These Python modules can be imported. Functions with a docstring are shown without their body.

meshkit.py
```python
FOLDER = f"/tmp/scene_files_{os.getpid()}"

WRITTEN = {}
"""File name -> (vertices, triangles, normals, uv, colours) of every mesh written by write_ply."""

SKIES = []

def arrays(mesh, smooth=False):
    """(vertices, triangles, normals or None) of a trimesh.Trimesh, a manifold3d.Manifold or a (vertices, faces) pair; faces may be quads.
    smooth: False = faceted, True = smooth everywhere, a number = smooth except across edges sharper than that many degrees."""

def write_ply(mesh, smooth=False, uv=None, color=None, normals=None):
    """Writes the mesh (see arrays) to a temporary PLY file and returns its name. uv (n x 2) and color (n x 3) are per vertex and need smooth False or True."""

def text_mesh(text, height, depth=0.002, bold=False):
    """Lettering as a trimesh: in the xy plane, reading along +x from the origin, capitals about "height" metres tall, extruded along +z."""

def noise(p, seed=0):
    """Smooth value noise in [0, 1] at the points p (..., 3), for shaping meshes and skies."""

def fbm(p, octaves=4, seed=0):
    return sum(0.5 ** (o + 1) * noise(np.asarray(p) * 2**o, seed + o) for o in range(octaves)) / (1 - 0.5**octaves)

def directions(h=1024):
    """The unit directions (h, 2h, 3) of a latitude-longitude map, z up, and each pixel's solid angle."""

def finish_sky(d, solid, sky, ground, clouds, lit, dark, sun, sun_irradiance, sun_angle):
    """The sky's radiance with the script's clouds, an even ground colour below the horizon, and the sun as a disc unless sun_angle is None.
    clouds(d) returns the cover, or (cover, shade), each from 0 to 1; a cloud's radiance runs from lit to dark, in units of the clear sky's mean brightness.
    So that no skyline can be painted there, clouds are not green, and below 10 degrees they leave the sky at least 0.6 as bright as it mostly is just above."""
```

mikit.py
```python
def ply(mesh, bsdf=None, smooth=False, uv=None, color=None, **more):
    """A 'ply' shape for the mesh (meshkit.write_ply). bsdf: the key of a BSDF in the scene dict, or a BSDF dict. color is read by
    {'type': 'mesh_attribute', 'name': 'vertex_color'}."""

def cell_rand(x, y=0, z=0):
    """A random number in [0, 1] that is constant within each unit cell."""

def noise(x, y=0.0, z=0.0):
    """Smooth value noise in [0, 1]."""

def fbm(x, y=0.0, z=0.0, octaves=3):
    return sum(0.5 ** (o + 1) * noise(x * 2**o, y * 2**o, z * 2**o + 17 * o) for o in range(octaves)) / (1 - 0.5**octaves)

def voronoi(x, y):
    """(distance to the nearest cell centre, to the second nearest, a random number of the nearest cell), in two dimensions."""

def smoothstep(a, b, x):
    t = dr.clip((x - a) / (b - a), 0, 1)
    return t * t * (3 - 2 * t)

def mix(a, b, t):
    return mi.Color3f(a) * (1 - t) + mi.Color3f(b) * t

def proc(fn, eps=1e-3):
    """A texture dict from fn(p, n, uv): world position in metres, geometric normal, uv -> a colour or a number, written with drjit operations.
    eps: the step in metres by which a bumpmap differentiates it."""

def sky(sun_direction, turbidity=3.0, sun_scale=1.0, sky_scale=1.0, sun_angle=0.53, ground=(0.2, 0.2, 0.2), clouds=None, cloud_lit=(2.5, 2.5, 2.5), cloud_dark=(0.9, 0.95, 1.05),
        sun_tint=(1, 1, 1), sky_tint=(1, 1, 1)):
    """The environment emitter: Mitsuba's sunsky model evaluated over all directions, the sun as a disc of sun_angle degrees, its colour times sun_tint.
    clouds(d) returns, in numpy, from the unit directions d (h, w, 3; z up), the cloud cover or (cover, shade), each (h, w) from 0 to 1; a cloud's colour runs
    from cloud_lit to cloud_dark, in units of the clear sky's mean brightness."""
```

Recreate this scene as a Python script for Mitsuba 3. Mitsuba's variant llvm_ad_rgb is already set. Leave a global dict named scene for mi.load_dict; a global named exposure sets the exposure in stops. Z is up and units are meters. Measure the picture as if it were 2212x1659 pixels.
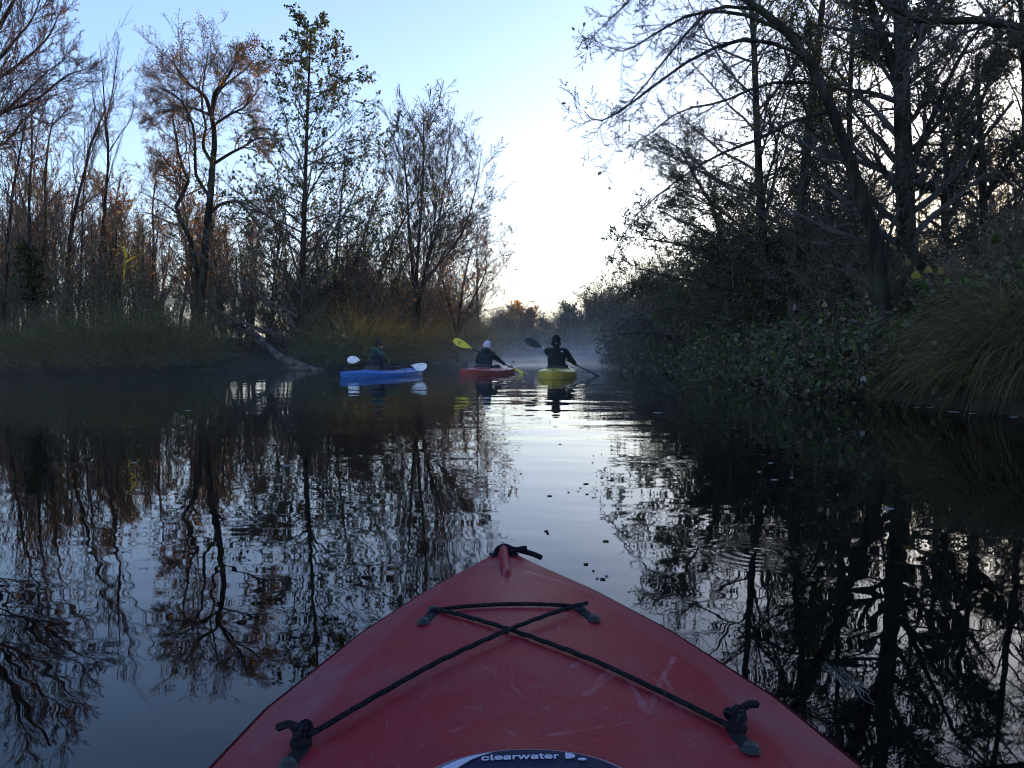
import math, random
import numpy as np, trimesh, manifold3d as m3, drjit as dr, mitsuba as mi
import mikit, meshkit
from mikit import noise, fbm, smoothstep, mix, proc

# ------------------------------------------------------------------ camera, sky, exposure
T = mi.ScalarTransform4f
CAM = np.array([0.0, 0.0, 0.74])
PITCH = math.radians(3.02)
FOV = 65.0
FWD = np.array([0, math.cos(PITCH), -math.sin(PITCH)])
UP = np.array([0, math.sin(PITCH), math.cos(PITCH)])
scene, labels = {}, {}
scene['camera'] = {'type': 'perspective', 'fov': FOV, 'fov_axis': 'x', 'near_clip': 0.05, 'far_clip': 600.0,
                   'to_world': T().look_at(origin=CAM.tolist(), target=(CAM + FWD).tolist(), up=[0, 0, 1]),
                   'medium': {'type': 'ref', 'id': 'haze_air'}}
SUN_AZ, SUN_EL = math.radians(37.5), math.radians(7)
SUN = [math.sin(SUN_AZ) * math.cos(SUN_EL), math.cos(SUN_AZ) * math.cos(SUN_EL), math.sin(SUN_EL)]
scene['sky'] = mikit.sky(SUN, turbidity=3.0, sun_scale=0.95, sky_scale=1.0, ground=(0.05, 0.05, 0.05),
                         sun_tint=(0.84, 0.88, 0.95), sky_tint=(0.745, 0.885, 1.36))
exposure = 4.05
HAZE = 1.0

F = 1106 / math.tan(math.radians(FOV / 2))          # focal length in the 2212 px wide view of the photograph
def ray(u, v):
    d = np.array([(u - 1106) / F, 0, 0]) + FWD + UP * ((829.5 - v) / F)
    return d
def P(u, v, Y):                                      # point at depth Y (metres ahead) seen at u, v
    d = ray(u, v); return CAM + d * (Y / d[1])
def W(u, v, z=0.0):                                  # point of the level z seen at u, v
    d = ray(u, v); return CAM + d * ((z - CAM[2]) / d[2])

# ------------------------------------------------------------------ book-keeping
_taken = {}
def numbered(name):
    n = _taken.get(name, 0); _taken[name] = n + 1
    return name if n == 0 else f'{name}_{n:03d}'
def thing(name, label, cat, group=None):
    k = numbered(name); labels[k] = {'label': label, 'category': cat}
    if group: labels[k]['group'] = group
    return k
def part(parent, name, mesh, bsdf, smooth=False, label=None, kind=None, **kw):
    k = numbered(parent + '__' + name)
    scene[k] = mikit.ply(mesh, bsdf, smooth, **kw)
    if label or kind:
        labels[k] = {}
        if label: labels[k]['label'] = label
        if kind: labels[k]['kind'] = kind
    return k
def struct(name, mesh, bsdf, smooth=False, label=None, kind='structure', **kw):
    k = numbered(name); scene[k] = mikit.ply(mesh, bsdf, smooth, **kw)
    labels[k] = {'kind': kind}
    if label: labels[k].update(label=label)
    return k

# ------------------------------------------------------------------ materials
def rgb(c): return {'type': 'rgb', 'value': list(c)}
def principled(name, c, rough=0.6, spec=0.4, **kw):
    scene[name] = {'type': 'twosided', 'bsdf': {'type': 'principled', 'base_color': c if isinstance(c, dict) else rgb(c), 'roughness': rough, 'specular': spec, **kw}}
VC = {'type': 'mesh_attribute', 'name': 'vertex_color'}
scene['leaf'] = {'type': 'principledthin', 'base_color': VC, 'roughness': 0.7, 'diff_trans': 0.8, 'spec_trans': 0.0, 'eta': 1.35}
scene['twig'] = {'type': 'twosided', 'bsdf': {'type': 'diffuse', 'reflectance': VC}}
def bark_col(p, n, uv):
    a = fbm(p.x * 9, p.y * 9, p.z * 2.2, 3); b = noise(p.x * 45, p.y * 45, p.z * 9)
    c = mix((0.020, 0.0175, 0.016), (0.075, 0.066, 0.057), smoothstep(0.3, 0.75, a) * (0.45 + 0.55 * b))
    return mix(c, mi.Color3f(0.04, 0.05, 0.03), smoothstep(0.55, 0.8, fbm(p.x * 2.5, p.y * 2.5, p.z * 1.3, 2)) * 0.6)
def bark_h(p, n, uv): return fbm(p.x * 26, p.y * 26, p.z * 5, 2)
scene['bark'] = {'type': 'bumpmap', 'tex': proc(bark_h, 3e-3), 'scale': 0.02, 'bsdf': {'type': 'twosided', 'bsdf': {'type': 'diffuse', 'reflectance': proc(bark_col)}}}
def log_col(p, n, uv):
    a = fbm(p.x * 7, p.y * 7, p.z * 7, 3)
    return mix((0.045, 0.04, 0.037), (0.17, 0.15, 0.135), smoothstep(0.3, 0.7, a))
scene['log_bark'] = {'type': 'bumpmap', 'tex': proc(bark_h, 3e-3), 'scale': 0.02, 'bsdf': {'type': 'twosided', 'bsdf': {'type': 'diffuse', 'reflectance': proc(log_col)}}}
def soil_col(p, n, uv):
    a = fbm(p.x * 3, p.y * 3, p.z * 3, 3)
    return mix((0.018, 0.015, 0.012), (0.06, 0.05, 0.035), a)
scene['soil'] = {'type': 'twosided', 'bsdf': {'type': 'diffuse', 'reflectance': proc(soil_col)}}

RING = W(1637, 1192)
def water_h(p, n, uv):
    x, y = p.x, p.y
    wx = fbm(x * 0.7 + 3, y * 0.7, 0.0, 2) * 1.3; wy = fbm(x * 0.7 + 40, y * 0.7 + 9, 0.0, 2) * 1.3
    patch = smoothstep(0.35, 0.68, fbm(x * 0.30 + 11, y * 0.33 + 5, 0.0, 2))
    h = 0.0026 * noise((x + wx) * 1.3, (y + wy) * 2.1, 0.3)
    h = h + (0.18 + patch) * (0.0010 * noise((x + 0.5 * wx) * 3.6, (y + 0.5 * wy) * 6.5, 1.7) + 0.00024 * noise(x * 9 + wx, y * 15 + wy, 4.1))
    far = smoothstep(9.0, 16.0, y)
    h = h + far * (0.0016 * noise(x * 1.1 + wx, y * 5.5 + wy, 8.0) + 0.0006 * noise(x * 2.3 + wx, y * 11 + wy, 3.0))
    chan = smoothstep(4.5, 8.0, y) * smoothstep(4.2, 1.5, dr.abs(x + 0.2)) * smoothstep(30.0, 20.0, y)
    h = h + chan * (0.0042 * noise(x * 0.7 + wx, y * 2.3 + 0.6 * wy, 6.0) + 0.0018 * noise(x * 1.2 + wx, y * 4.6 + wy, 9.0))
    rr = dr.sqrt(dr.square(x - float(RING[0])) + dr.square(y - float(RING[1])))
    h = h + 0.00035 * dr.sin(rr * 125.0) * smoothstep(0.30, 0.02, rr) * (0.4 + noise(x * 6, y * 6, 2.0)) 
    return h
wd = rgb((0.0015, 0.002, 0.002))
scene['still_water'] = {'type': 'bumpmap', 'tex': proc(water_h, 4e-3), 'scale': 1.0, 'bsdf': {'type': 'plastic', 'int_ior': 1.33, 'diffuse_reflectance': wd}}
scene['ruffled_water'] = {'type': 'roughplastic', 'int_ior': 1.33, 'diffuse_reflectance': wd, 'alpha': 0.075, 'distribution': 'ggx'}
def ruffle(p, n, uv): return smoothstep(19.0, 27.0, p.y) * (0.55 + 0.45 * smoothstep(0.35, 0.6, fbm(p.x * 0.3, p.y * 0.12, 0.0, 2)))
scene['water_surface'] = {'type': 'blendbsdf', 'weight': proc(ruffle), 'a': {'type': 'ref', 'id': 'still_water'}, 'b': {'type': 'ref', 'id': 'ruffled_water'}}

# ------------------------------------------------------------------ setting: water, ground, haze
RIGHT = np.array([(6.2, -14), (5.6, 0), (5.2, 5), (4.95, 7.7), (4.6, 11), (4.3, 15), (3.9, 20), (4.1, 27), (4.8, 33), (7.5, 39), (13, 43.5), (24, 50), (70, 72)])
LEFT = np.array([(-30, -14), (-30, 6), (-24, 14), (-18, 18.2), (-12.1, 19.4), (-8, 20.2), (-4.9, 20.9), (-3.6, 23.5), (-2.7, 28), (-2.3, 34), (-1.8, 40), (0.5, 45.5), (6, 49.0), (15, 52.5), (25, 58), (70, 81)])
RIVER = np.vstack([RIGHT, LEFT[::-1]])
def river_distance(p):
    """signed distance to the river's edge, positive on land"""
    a, b = RIVER, np.roll(RIVER, -1, 0)
    d = np.full(len(p), 1e9); inside = np.zeros(len(p), bool)
    for q, r in zip(a, b):
        e = r - q; t = np.clip(((p - q) @ e) / (e @ e), 0, 1)
        d = np.minimum(d, np.linalg.norm(p - q - t[:, None] * e, axis=1))
        c = (q[1] > p[:, 1]) != (r[1] > p[:, 1])
        with np.errstate(divide='ignore', invalid='ignore'):
            inside ^= c & (p[:, 0] < (r[0] - q[0]) * (p[:, 1] - q[1]) / (r[1] - q[1]) + q[0])
    return np.where(inside, -d, d)
def ground_z(p):
    p = np.atleast_2d(p)[:, :2]
    d = river_distance(p)
    q = np.c_[p, np.zeros(len(p))]
    right = np.where((p[:, 0] > 2) & (p[:, 1] < 40), 1.0, 0.0)
    rise = np.interp(d, [-3, -0.6, 0, 0.5, 1.6, 4, 9, 40], [-0.8, -0.45, -0.05, 0.16, 0.38, 0.6, 0.8, 1.2])
    rise2 = np.interp(d, [-3, -0.6, 0, 0.5, 1.6, 4, 9, 40], [-0.8, -0.45, -0.05, 0.25, 0.75, 1.3, 1.6, 2.0])
    return rise * (1 - right) + rise2 * right + (meshkit.fbm(q * 0.9, 3, 5) - 0.5) * 0.25 * np.clip(d, 0.1, 1)
def grid(xs, ys, zf):
    X, Y = np.meshgrid(xs, ys); p = np.c_[X.ravel(), Y.ravel()]
    nx, ny = len(xs), len(ys); i = (np.arange(ny - 1)[:, None] * nx + np.arange(nx - 1)).ravel()
    f = np.stack([i, i + 1, i + nx + 1, i + nx], 1)
    return np.c_[p, zf(p)], f
gx = np.r_[np.linspace(-120, -32, 12), np.arange(-30, 16, 0.4), np.linspace(18, 120, 14)]
gy = np.r_[np.linspace(-60, -16, 8), np.arange(-14, 62, 0.4), np.linspace(66, 200, 12)]
struct('ground', grid(gx, gy, ground_z), 'soil', True)
wv = np.array([(-60, -50, 0), (90, -50, 0), (90, 90, 0), (-60, 90, 0.0)])
struct('water', (wv, np.array([[0, 1, 2], [0, 2, 3]])), 'water_surface', uv=wv[:, :2])

HB0, HB1 = np.array([-118.0, -58, -3]), np.array([118.0, 198, 24])
def haze_entries():
    nx, ny, nz = 24, 96, 54
    z = HB0[2] + (np.arange(nz) + .5) / nz * (HB1[2] - HB0[2]); y = HB0[1] + (np.arange(ny) + .5) / ny * (HB1[1] - HB0[1]); x = HB0[0] + (np.arange(nx) + .5) / nx * (HB1[0] - HB0[0])
    Z, Y, X = np.meshgrid(z, y, x, indexing='ij')
    mist = np.exp(-np.clip(Z, 0, 99) / 0.5) * np.interp(Y, [8, 15, 21, 28, 40, 60, 198], [0, 0.006, 0.012, 0.032, 0.055, 0.036, 0.001]) * np.interp(Z, [-2, -0.5, 0], [0, 1, 1])
    n = meshkit.fbm(np.stack([X * .15, Y * .15, Z * .7], -1), 3, 7)
    s = mist * (0.45 + 1.1 * n) + 0.0006 * np.interp(Y, [0, 12, 30, 45, 60, 75, 90], [0.3, 0.7, 1.4, 6.0, 11.0, 8.0, 0.5]) * np.exp(-np.clip(Z, 0, 99) / 4.0)
    return s.astype(np.float32)[..., None] * HAZE
scene['haze_air'] = {'type': 'heterogeneous', 'albedo': {'type': 'rgb', 'value': [0.90, 0.935, 0.97]}, 'scale': 1.0, 'phase': {'type': 'hg', 'g': 0.2},
    'sigma_t': {'type': 'gridvolume', 'grid': mi.VolumeGrid(haze_entries()), 'filter_type': 'trilinear', 'wrap_mode': 'clamp', 'to_world': T().translate(HB0.tolist()).scale((HB1 - HB0).tolist())}}
scene['clear_boundary'] = {'type': 'null'}
scene['haze'] = {'type': 'cube', 'to_world': T().translate(((HB0 + HB1) / 2).tolist()).scale(((HB1 - HB0) / 2).tolist()), 'bsdf': {'type': 'ref', 'id': 'clear_boundary'}, 'interior': {'type': 'ref', 'id': 'haze_air'}}
labels['haze'] = {'kind': 'stuff', 'label': 'thin morning mist lying over the river'}

# ------------------------------------------------------------------ mesh tools
def tubes(pts, rad, sides=3):
    """pts (N,K,3), rad (N,K): one open tube per polyline, joined."""
    N, K, _ = pts.shape
    t = np.gradient(pts, axis=1); t /= np.linalg.norm(t, axis=2, keepdims=True) + 1e-12
    ref = np.where(np.abs(t[:, :1, 2:3]) < 0.85, [0, 0, 1.0], [1.0, 0, 0]) + 0 * t
    a = np.cross(t, ref); a /= np.linalg.norm(a, axis=2, keepdims=True) + 1e-12
    b = np.cross(t, a)
    ang = np.arange(sides) / sides * 2 * np.pi
    v = pts[:, :, None] + rad[:, :, None, None] * (np.cos(ang)[:, None] * a[:, :, None] + np.sin(ang)[:, None] * b[:, :, None])
    base = (np.arange(N)[:, None, None] * K + np.arange(K - 1)[None, :, None]) * sides
    s = np.arange(sides)[None, None]; s2 = (s + 1) % sides
    f = np.stack([base + s, base + s2, base + sides + s2, base + sides + s], -1).reshape(-1, 4)
    f = np.vstack([f[:, [0, 1, 2]], f[:, [0, 2, 3]]])
    return v.reshape(-1, 3), f
def join(*ms):
    ms = [m for m in ms if m is not None and len(m[0])]
    at = np.cumsum([0] + [len(m[0]) for m in ms])
    return np.vstack([m[0] for m in ms]), np.vstack([m[1] + a for m, a in zip(ms, at)])
def tri(m):
    if hasattr(m, 'vertices'): return np.array(m.vertices), np.array(m.faces)
    v, f = np.asarray(m[0], float), np.asarray(m[1])
    return v, (np.vstack([f[:, :3], f[:, [0, 2, 3]]]) if f.shape[1] == 4 else f)
def curve(points, n):
    """smooth resample of control points (Catmull-Rom)"""
    p = np.asarray(points, float); 
    if len(p) == 2: return p[0] + np.linspace(0, 1, n)[:, None] * (p[1] - p[0])
    q = np.vstack([2 * p[0] - p[1], p, 2 * p[-1] - p[-2]])
    s = np.linspace(0, len(p) - 1 - 1e-9, n); i = s.astype(int); t = (s - i)[:, None]
    a, b, c, d = q[i], q[i + 1], q[i + 2], q[i + 3]
    return 0.5 * (2 * b + (c - a) * t + (2 * a - 5 * b + 4 * c - d) * t**2 + (3 * b - a - 3 * c + d) * t**3)
def grow(rng, pts, rad, m, t0, t1, ang, ratio, K=4, up=0.0, jit=0.15, rr=0.6, shrink=0.5, rtip=0.35, angsd=12, flat=None, bias=None, lmax=9e9, rmin=0.0):
    N, KP, _ = pts.shape
    L = np.linalg.norm(np.diff(pts, axis=1), axis=2).sum(1)
    t = t0 + (t1 - t0) * (np.arange(m)[None] + rng.random((N, m))) / m
    s = t * (KP - 1); i = np.minimum(s.astype(int), KP - 2); fr = (s - i)[..., None]
    n = np.arange(N)[:, None]
    pos = pts[n, i] * (1 - fr) + pts[n, i + 1] * fr
    tan = pts[n, i + 1] - pts[n, i]; tan /= np.linalg.norm(tan, axis=2, keepdims=True) + 1e-12
    r0 = (rad[n, i] * (1 - fr[..., 0]) + rad[n, i + 1] * fr[..., 0]) * rr
    pos, tan, r0, t = pos.reshape(-1, 3), tan.reshape(-1, 3), r0.ravel(), t.ravel()
    M = len(pos)
    w = rng.normal(size=(M, 3))
    if flat is not None: w[:, 2] *= flat
    if bias is not None: w += np.asarray(bias)
    w -= (w * tan).sum(1, keepdims=True) * tan; w /= np.linalg.norm(w, axis=1, keepdims=True) + 1e-12
    a = np.radians(rng.normal(ang, angsd, M))[:, None]
    d = np.cos(a) * tan + np.sin(a) * w
    ln = np.minimum(np.repeat(L, m) * ratio * (1 - shrink * (t - t0) / max(t1 - t0, 1e-6)) * rng.uniform(0.65, 1.25, M), lmax)
    out = np.empty((M, K, 3)); out[:, 0] = pos
    for k in range(1, K):
        d = d + rng.normal(size=(M, 3)) * jit + np.array([0, 0, up]) / (K - 1)
        d /= np.linalg.norm(d, axis=1, keepdims=True)
        out[:, k] = out[:, k - 1] + d * (ln / (K - 1))[:, None]
    r = np.maximum(r0[:, None] * np.linspace(1, rtip, K), rmin)
    return out, r
def pick(rng, br, n):
    i = rng.choice(len(br[0]), min(n, len(br[0])), replace=False); return br[0][i], br[1][i]
def leaves(rng, br, per, size, cols, width=0.5, t0=0.15, droop=0.3, sd=0.03, hang=0.0):
    """rhombic folded leaves along twigs; cols: list of (colour, weight). Returns mesh and colours per vertex."""
    pts = br[0]; N, K, _ = pts.shape
    m = rng.poisson(per, N); n = np.repeat(np.arange(N), m); M = len(n)
    s = (t0 + (1 - t0) * rng.random(M)) * (K - 1); i = np.minimum(s.astype(int), K - 2); fr = (s - i)[:, None]
    pos = pts[n, i] * (1 - fr) + pts[n, i + 1] * fr + rng.normal(size=(M, 3)) * sd
    d = rng.normal(size=(M, 3)); d[:, 2] -= droop + hang; d /= np.linalg.norm(d, axis=1, keepdims=True)
    w = np.cross(d, rng.normal(size=(M, 3))); w /= np.linalg.norm(w, axis=1, keepdims=True) + 1e-12
    nn = np.cross(d, w)
    sz = (size * rng.uniform(0.6, 1.35, M))[:, None]
    mid = pos + d * sz * 0.45 + nn * sz * 0.08
    v = np.stack([pos, mid + w * sz * width * 0.5, pos + d * sz, mid - w * sz * width * 0.5], 1).reshape(-1, 3)
    b = np.arange(M)[:, None] * 4
    f = np.vstack([b + [0, 1, 2], b + [0, 2, 3]])
    c = np.array([x[0] for x in cols], float); p = np.array([x[1] for x in cols], float)
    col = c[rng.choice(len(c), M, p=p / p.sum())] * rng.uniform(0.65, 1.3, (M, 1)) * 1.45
    return (v, f), np.repeat(np.clip(col, 0, 1), 4, 0)
def blades(rng, base, out, length, width, K=6, rise=0.7, sag=1.0, jit=0.25):
    """grass blades: base (N,3), out (N,3) unit outward directions, length (N,)."""
    N = len(base)
    d = out * (1 - rise) + np.array([0, 0, 1.0]) * rise + rng.normal(size=(N, 3)) * jit * np.array([1, 1, .4]); d /= np.linalg.norm(d, axis=1, keepdims=True)
    p = np.empty((N, K, 3)); p[:, 0] = base
    g = sag * rng.uniform(0.6, 1.4, N)[:, None] / (K - 1)
    for k in range(1, K):
        d = d + np.array([0, 0, -1.0]) * g * (0.5 + k / K * 1.3); d /= np.linalg.norm(d, axis=1, keepdims=True)
        p[:, k] = p[:, k - 1] + d * (length / (K - 1))[:, None]
    side = np.cross(d, [0, 0, 1.0]) + rng.normal(size=(N, 3)) * 0.5; side /= np.linalg.norm(side, axis=1, keepdims=True) + 1e-9
    w = width * np.linspace(1, 0.1, K)[None, :, None] * rng.uniform(0.6, 1.3, (N, 1, 1))
    v = np.stack([p - side[:, None] * w, p + side[:, None] * w], 2).reshape(-1, 3)
    b = (np.arange(N)[:, None] * K + np.arange(K - 1)[None]).ravel()[:, None] * 2
    return (v, np.vstack([b + [0, 1, 3], b + [0, 3, 2]]))
def tint(m, rng, c, var=0.25, chunk=1):
    n = len(m[0]); k = -(-n // chunk)
    return np.clip(np.repeat(np.asarray(c)[None] * rng.uniform(1 - var, 1 + var, (k, 1)), chunk, 0)[:n], 0, 1)

# ------------------------------------------------------------------ trees and plants
def stem(points, px, Y, n=12, depth=None, ground=True, tip=0.35, rng=None):
    """a stem through points (u, v) of the wide view at depth Y; px its width there at the foot; depth: metres nearer/farther along it"""
    dep = np.interp(np.linspace(0, 1, len(points)), np.linspace(0, 1, len(depth)), depth) if depth is not None else np.zeros(len(points))
    p = np.array([P(u, v, Y + e) for (u, v), e in zip(points, dep)])
    if ground:
        g = p[0].copy(); g[2] = ground_z(g)[0] - 0.15
        if p[0][2] > g[2] + 0.1: p = np.vstack([g, p])
    c = curve(p, n); r = np.linspace(1, tip, n) * px / 2 * Y / F
    if ground: r[0] *= 1.35; r[1] *= 1.08
    if rng is not None: c[1:-1] += rng.normal(size=(n - 2, 3)) * 0.012
    return c, r
def build(seed, stems, levels, leaf=None, col=(0.05, 0.042, 0.036), sides=7, extra=None, leaf_on=None):
    """(trunk mesh, crown mesh with colours, foliage mesh with colours) of a plant grown from the stems"""
    rng = np.random.default_rng(seed)
    K = 12
    S = (np.stack([s[0] for s in stems]), np.stack([s[1] for s in stems]))
    trunk = tubes(*S, sides)
    src, crown, lv = S, [], [S]
    for i, l in enumerate(levels):
        l = dict(l); fr = l.pop('frm', None); sd = l.pop('sides', 4 if i == 0 else 3)
        s = lv[fr] if fr is not None else lv[-1]
        if 'only' in l: o = l.pop('only'); s = (s[0][o], s[1][o])
        b = grow(rng, *s, **l); lv.append(b); crown.append(tubes(*b, sd))
    cm = join(*crown) if crown else None
    fol = None
    if leaf:
        l = dict(leaf); on = l.pop('on', [-1])
        got = [leaves(rng, lv[i], **l) for i in on]
        fm = join(*[g[0] for g in got]); fol = (fm, np.vstack([g[1] for g in got]))
    return trunk, (cm, tint(cm, rng, np.array(col) * 2.0, 0.35, 12) if cm else None), fol
def tree(name, label, cat, built, group=None, bark='bark'):
    k = thing(name, label, cat, group)
    part(k, 'trunk', built[0], bark, True)
    if built[1][0] is not None: part(k, 'crown', built[1][0], 'twig', False, color=built[1][1])
    if built[2] is not None: part(k, 'foliage', built[2][0], 'leaf', False, color=built[2][1])
    return k
def group_of(name, built, bark='bark'):
    g = {'type': 'shapegroup', 'trunk': mikit.ply(built[0], bark, True)}
    if built[1][0] is not None: g['crown'] = mikit.ply(built[1][0], 'twig', False, color=built[1][1])
    if built[2] is not None: g['foliage'] = mikit.ply(built[2][0], 'leaf', False, color=built[2][1])
    scene[name] = g
def instance(name, label, cat, of, pos, rz=0.0, s=1.0, group=None, sz=None, lean=(0, 0)):
    k = thing(name, label, cat, group)
    scene[k] = {'type': 'instance', 'group': {'type': 'ref', 'id': of},
                'to_world': T().translate([float(x) for x in pos]).rotate([0, 1, 0], lean[0]).rotate([1, 0, 0], lean[1]).rotate([0, 0, 1], rz).scale([s, s, s if sz is None else sz])}
    return k
def local_stems(seed, n, h, spread, r, lean=0.25, base=0.1, K=12, up=0.6, jit=0.08):
    rng = np.random.default_rng(seed); out = []
    for i in range(n):
        a = rng.uniform(0, 2 * np.pi); d = np.array([np.cos(a) * lean * rng.uniform(.3, 1.5), np.sin(a) * lean * rng.uniform(.3, 1.5), 1.0])
        p = np.empty((K, 3)); p[0] = [rng.normal() * base, rng.normal() * base, -0.15]
        L = h * rng.uniform(0.65, 1.1)
        for k in range(1, K):
            d = d / np.linalg.norm(d); d = d + rng.normal(size=3) * jit + np.array([0, 0, up / K]); d /= np.linalg.norm(d)
            p[k] = p[k - 1] + d * L / (K - 1)
        out.append((p, r * rng.uniform(.7, 1.2) * np.linspace(1, 0.25, K)))
    return out
def foot(x, y): return np.array([x, y, ground_z(np.array([[x, y]]))[0]])
R = np.random.default_rng(11)

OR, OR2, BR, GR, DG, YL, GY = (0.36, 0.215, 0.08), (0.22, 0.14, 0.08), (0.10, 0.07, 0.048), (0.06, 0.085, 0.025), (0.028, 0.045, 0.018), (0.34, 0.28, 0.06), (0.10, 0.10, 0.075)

# --- the named trees of the left bank
Y = 23.0
st = [stem([(432, 700), (438, 600), (447, 500), (454, 431), (459, 359), (464, 300), (457, 250)], 21, Y, tip=.45),
      stem([(430, 640), (419, 546), (405, 503), (382, 460), (385, 434), (407, 399), (400, 375), (385, 330), (382, 300), (372, 255)], 13, Y + .4, tip=.3),
      stem([(457, 250), (445, 212), (431, 197), (405, 180), (382, 150), (372, 120)], 9, Y, ground=False, depth=[0, .8]),
      stem([(457, 250), (465, 200), (482, 180), (505, 143), (515, 110)], 9, Y, ground=False, depth=[0, -.6]),
      stem([(461, 355), (441, 324), (440, 300), (445, 272), (436, 230), (440, 170), (450, 115)], 8, Y, ground=False, depth=[0, 1.0]),
      stem([(452, 425), (425, 382), (422, 350), (419, 281), (407, 250), (390, 215), (350, 190)], 8, Y, ground=False, depth=[0, -.8]),
      stem([(463, 353), (500, 330), (528, 316), (557, 298), (580, 300)], 7, Y, ground=False, depth=[0, -.5]),
      stem([(457, 457), (482, 439), (517, 437), (540, 465), (563, 495)], 8, Y, ground=False, depth=[0, -1]),
      stem([(457, 250), (410, 232), (367, 240), (330, 245)], 6, Y, ground=False, depth=[0, -.4]),
      stem([(461, 270), (500, 245), (530, 230), (560, 190)], 6, Y, ground=False, depth=[0, .6]),
      stem([(459, 245), (475, 195), (530, 150), (548, 130)], 6, Y, ground=False, depth=[0, .9]),
      stem([(407, 399), (370, 360), (345, 330)], 4, Y, ground=False, depth=[0, .4])]
lim = list(range(2, 12))
b = build(1, st, [dict(only=[1] + lim, m=14, t0=.3, t1=1, ang=48, ratio=.45, K=5, jit=.22, up=.25, rr=.5, shrink=.3, lmax=1.3),
                  dict(m=8, t0=.2, t1=1, ang=45, ratio=.55, K=4, jit=.22, up=.2, rr=.6, shrink=.3, rmin=.006),
                  dict(m=5, t0=.1, t1=1, ang=45, ratio=.6, K=4, jit=.25, up=.1, rr=.6, shrink=.3, rmin=.005)],
          leaf=dict(per=1.3, size=.062, width=.45, cols=[(OR, 5), (OR2, 3), (BR, 1), (GY, 2)]), col=(.07, .056, .05))
tree('round_crowned_tree', 'tall tree with a rounded rusty orange crown on the left bank', 'tree', b)

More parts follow.
